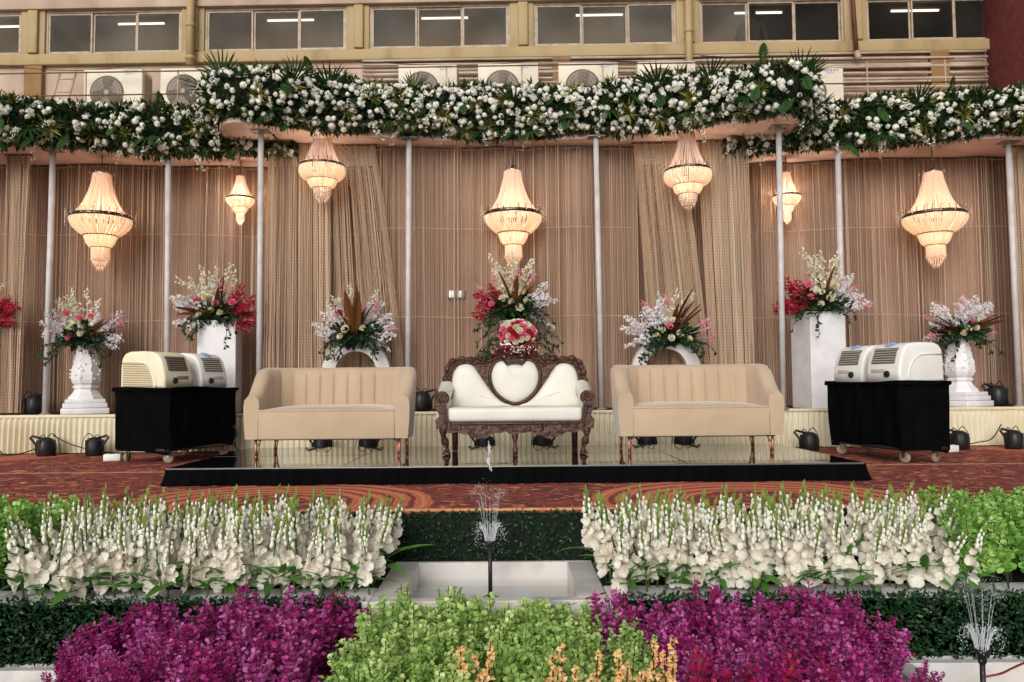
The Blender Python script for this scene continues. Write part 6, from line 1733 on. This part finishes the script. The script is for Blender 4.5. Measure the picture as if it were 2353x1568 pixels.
def mesh_orange(seed):
    g = np.random.default_rng(seed); b = MB(); tv, tf = diamond(0.021, 0.018, 0.25); H = 0.42; bx = g.normal(0, 0.03, 2)
    b.tube([(bx[0]*u*u, bx[1]*u*u, H*u) for u in np.linspace(0, 1, 6)], 0.003, 4, 1, caps=False)
    for i in range(15):
        u = 0.55 + 0.45*i/14; q = np.array([bx[0]*u*u, bx[1]*u*u, H*u]) + np.append(g.normal(0, 0.012*(1.3-u), 2), 0); d = rdir(5, g) + np.array([0, -0.3, 0.4])
        b.batch(tv, tf, frames(d, g.uniform(0, 6, 5)), np.tile(q, (5, 1)), g.uniform(0.7, 1.1, 5))
    return b.mesh('orange_blossom_sprig', [M_orange, M_twig])
ORA = [mesh_orange(s) for s in range(3)]
def plant(name, me, label, cat, grp, x, y, z, s, g, tilt=0.08):
    o = link(me, name, None, (x, y, z), (g.normal(0, tilt), g.normal(0, tilt), g.uniform(0, 6.28)), s); return tag(o, label, cat, grp)
G0 = -0.655
def bed(name, meshes, label, cat, grp, xs_, topfn, H, seed, rows, step, zg=G0, y0=3.0, y1=3.68, jit=0.3):
    """rows of sprigs; topfn(vx) gives the picture height the bed reaches at that column"""
    g = np.random.default_rng(seed); n = 0
    for r_ in range(rows):
        D = y0 + (y1-y0)*r_/(rows-1); v = r_/(rows-1)
        a, b = xs_(D); k = max(2, int((b-a)/step))
        for i in range(k):
            x = a + (b-a)*(i + 0.5 + g.normal(0, jit*0.5))/k; vx = x/D*FV + 1176.5
            zt_ = P(vx, topfn(vx) + (1-v)*18 + g.normal(0, 8), y1 + 0.0).z if v > 0.6 else P(vx, topfn(vx), y1).z - (1-v)*0.05
            s = (zt_ - zg)/H*g.uniform(0.93, 1.04)
            if s < 0.3: continue
            plant(name, meshes[g.integers(len(meshes))], label, cat, grp, x, D + g.normal(0, 0.02), zg, min(1.5, s), g, 0.13); n += 1
    return n
ip = lambda X_, Y_: (lambda v: float(np.interp(v, X_, Y_)))
topL = ip([80, 105, 130, 180, 260, 360, 450, 560, 680, 760, 830], [1520, 1480, 1460, 1450, 1390, 1350, 1342, 1338, 1345, 1345, 1350])
topC = ip([770, 800, 880, 960, 1080, 1200, 1300, 1340, 1420, 1500, 1560], [1400, 1362, 1350, 1348, 1362, 1366, 1360, 1372, 1390, 1440, 1470])
topR = ip([1370, 1400, 1500, 1650, 1850, 1890, 1990, 2040, 2085, 2110], [1345, 1335, 1348, 1345, 1338, 1335, 1372, 1420, 1450, 1500])
bed('purple_flower_sprig', PUR, 'purple artificial flower sprig in the mass at the lower left', 'purple flowers', 'purple flower sprigs at the lower left',
    lambda D: (XX(112 + (3.68-D)*60, 3.5), XX(770 - (3.68-D)*30, 3.5)), topL, 0.48, 51, 6, 0.1)
bed('purple_flower_sprig', PUR, 'purple artificial flower sprig in the mass at the lower right', 'purple flowers', 'purple flower sprigs at the lower right',
    lambda D: (XX(1410 + (3.68-D)*190, 3.5), XX(2075 - (3.68-D)*10, 3.5)), topR, 0.48, 52, 6, 0.1)
bed('lime_leaf_sprig', LIM, 'lime green leafy sprig in the mass at the lower centre', 'green plants', 'lime green sprigs at the lower centre',
    lambda D: (XX(848, 3.5), XX(1405 + (3.68-D)*190, 3.5)), topC, 0.46, 53, 7, 0.084)
g = np.random.default_rng(77)
for vx, vy in ((812, 1362), (1388, 1345), (1400, 1350), (835, 1420), (1470, 1590)):
    D = 3.62; zt_ = P(vx, vy, D).z; plant('purple_flower_sprig', PUR[g.integers(4)], 'stray purple flower sprig at the border of the lime green mass', 'purple flowers', 'stray purple sprigs', XX(vx, D), D, G0, (zt_-G0)/0.48, g, 0.02)
for i, (vx, vy) in enumerate([(1060, 1500), (1105, 1512), (1118, 1470), (1265, 1480), (1292, 1495), (1345, 1500), (1405, 1478), (1440, 1500), (1500, 1480), (1528, 1468), (1078, 1540), (1240, 1530), (1390, 1540), (1048, 1530), (1092, 1548), (1275, 1530), (1305, 1545), (1420, 1525), (1455, 1545), (1490, 1520), (1520, 1510), (1535, 1500), (1325, 1540)]):
    D = 2.88 + 0.04*(i % 3); zt_ = P(vx, vy - 6 + 12*(i % 4), D).z; plant('orange_blossom_sprig', ORA[i % 3], 'yellow orange blossom sprig poking out of the front of the lime green mass', 'orange flowers', 'orange sprigs in the green mass', XX(vx, D), D, G0, (zt_-G0)/0.42, g, 0.06)
for i, (vx, vy) in enumerate([(1610, 1470), (1660, 1480), (1690, 1500), (1730, 1495), (1780, 1480), (1850, 1520), (1900, 1500), (300, 1530), (1600, 1540)]):
    D = 2.90 + 0.03*(i % 3); zt_ = P(vx, vy, D).z; plant('magenta_flower_sprig', MAG[i % 2], 'magenta red flower sprig in front of the purple mass at the lower right' if vx > 1000 else 'magenta flower sprig in front of the purple mass at the lower left', 'magenta flowers', 'magenta sprigs among the purple flowers' if vx > 1000 else None, XX(vx, D), D, G0, (zt_-G0)/0.46, g, 0.06)
# fresh green bushes at both ends of the white beds
def greens(label, grp, vx0, vx1, seed, inner):
    g = np.random.default_rng(seed)
    for r_ in range(5):
        D = 3.96 + 0.6*r_/4
        k = max(2, int(abs(XX(vx1, D) - XX(vx0, D))/0.085))
        for i in range(k):
            vx = vx0 + (vx1-vx0)*(i + 0.5)/k; 
            if r_ < 3 and ((inner > 0 and vx > 22 + 30*r_) or (inner < 0 and vx < 2220 - 25*r_)): continue
            plant('green_leaf_sprig', LI2[g.integers(3)], label, 'green plants', grp, XX(vx, D) + g.normal(0, 0.02), D, T1, g.uniform(0.92, 1.06), g)
greens('fresh green leafy sprig left of the left white flower bed', 'green sprigs at the left end', -120, 215, 61, 1)
greens('fresh green leafy sprig right of the right white flower bed', 'green sprigs at the right end', 2120, 2450, 62, -1)
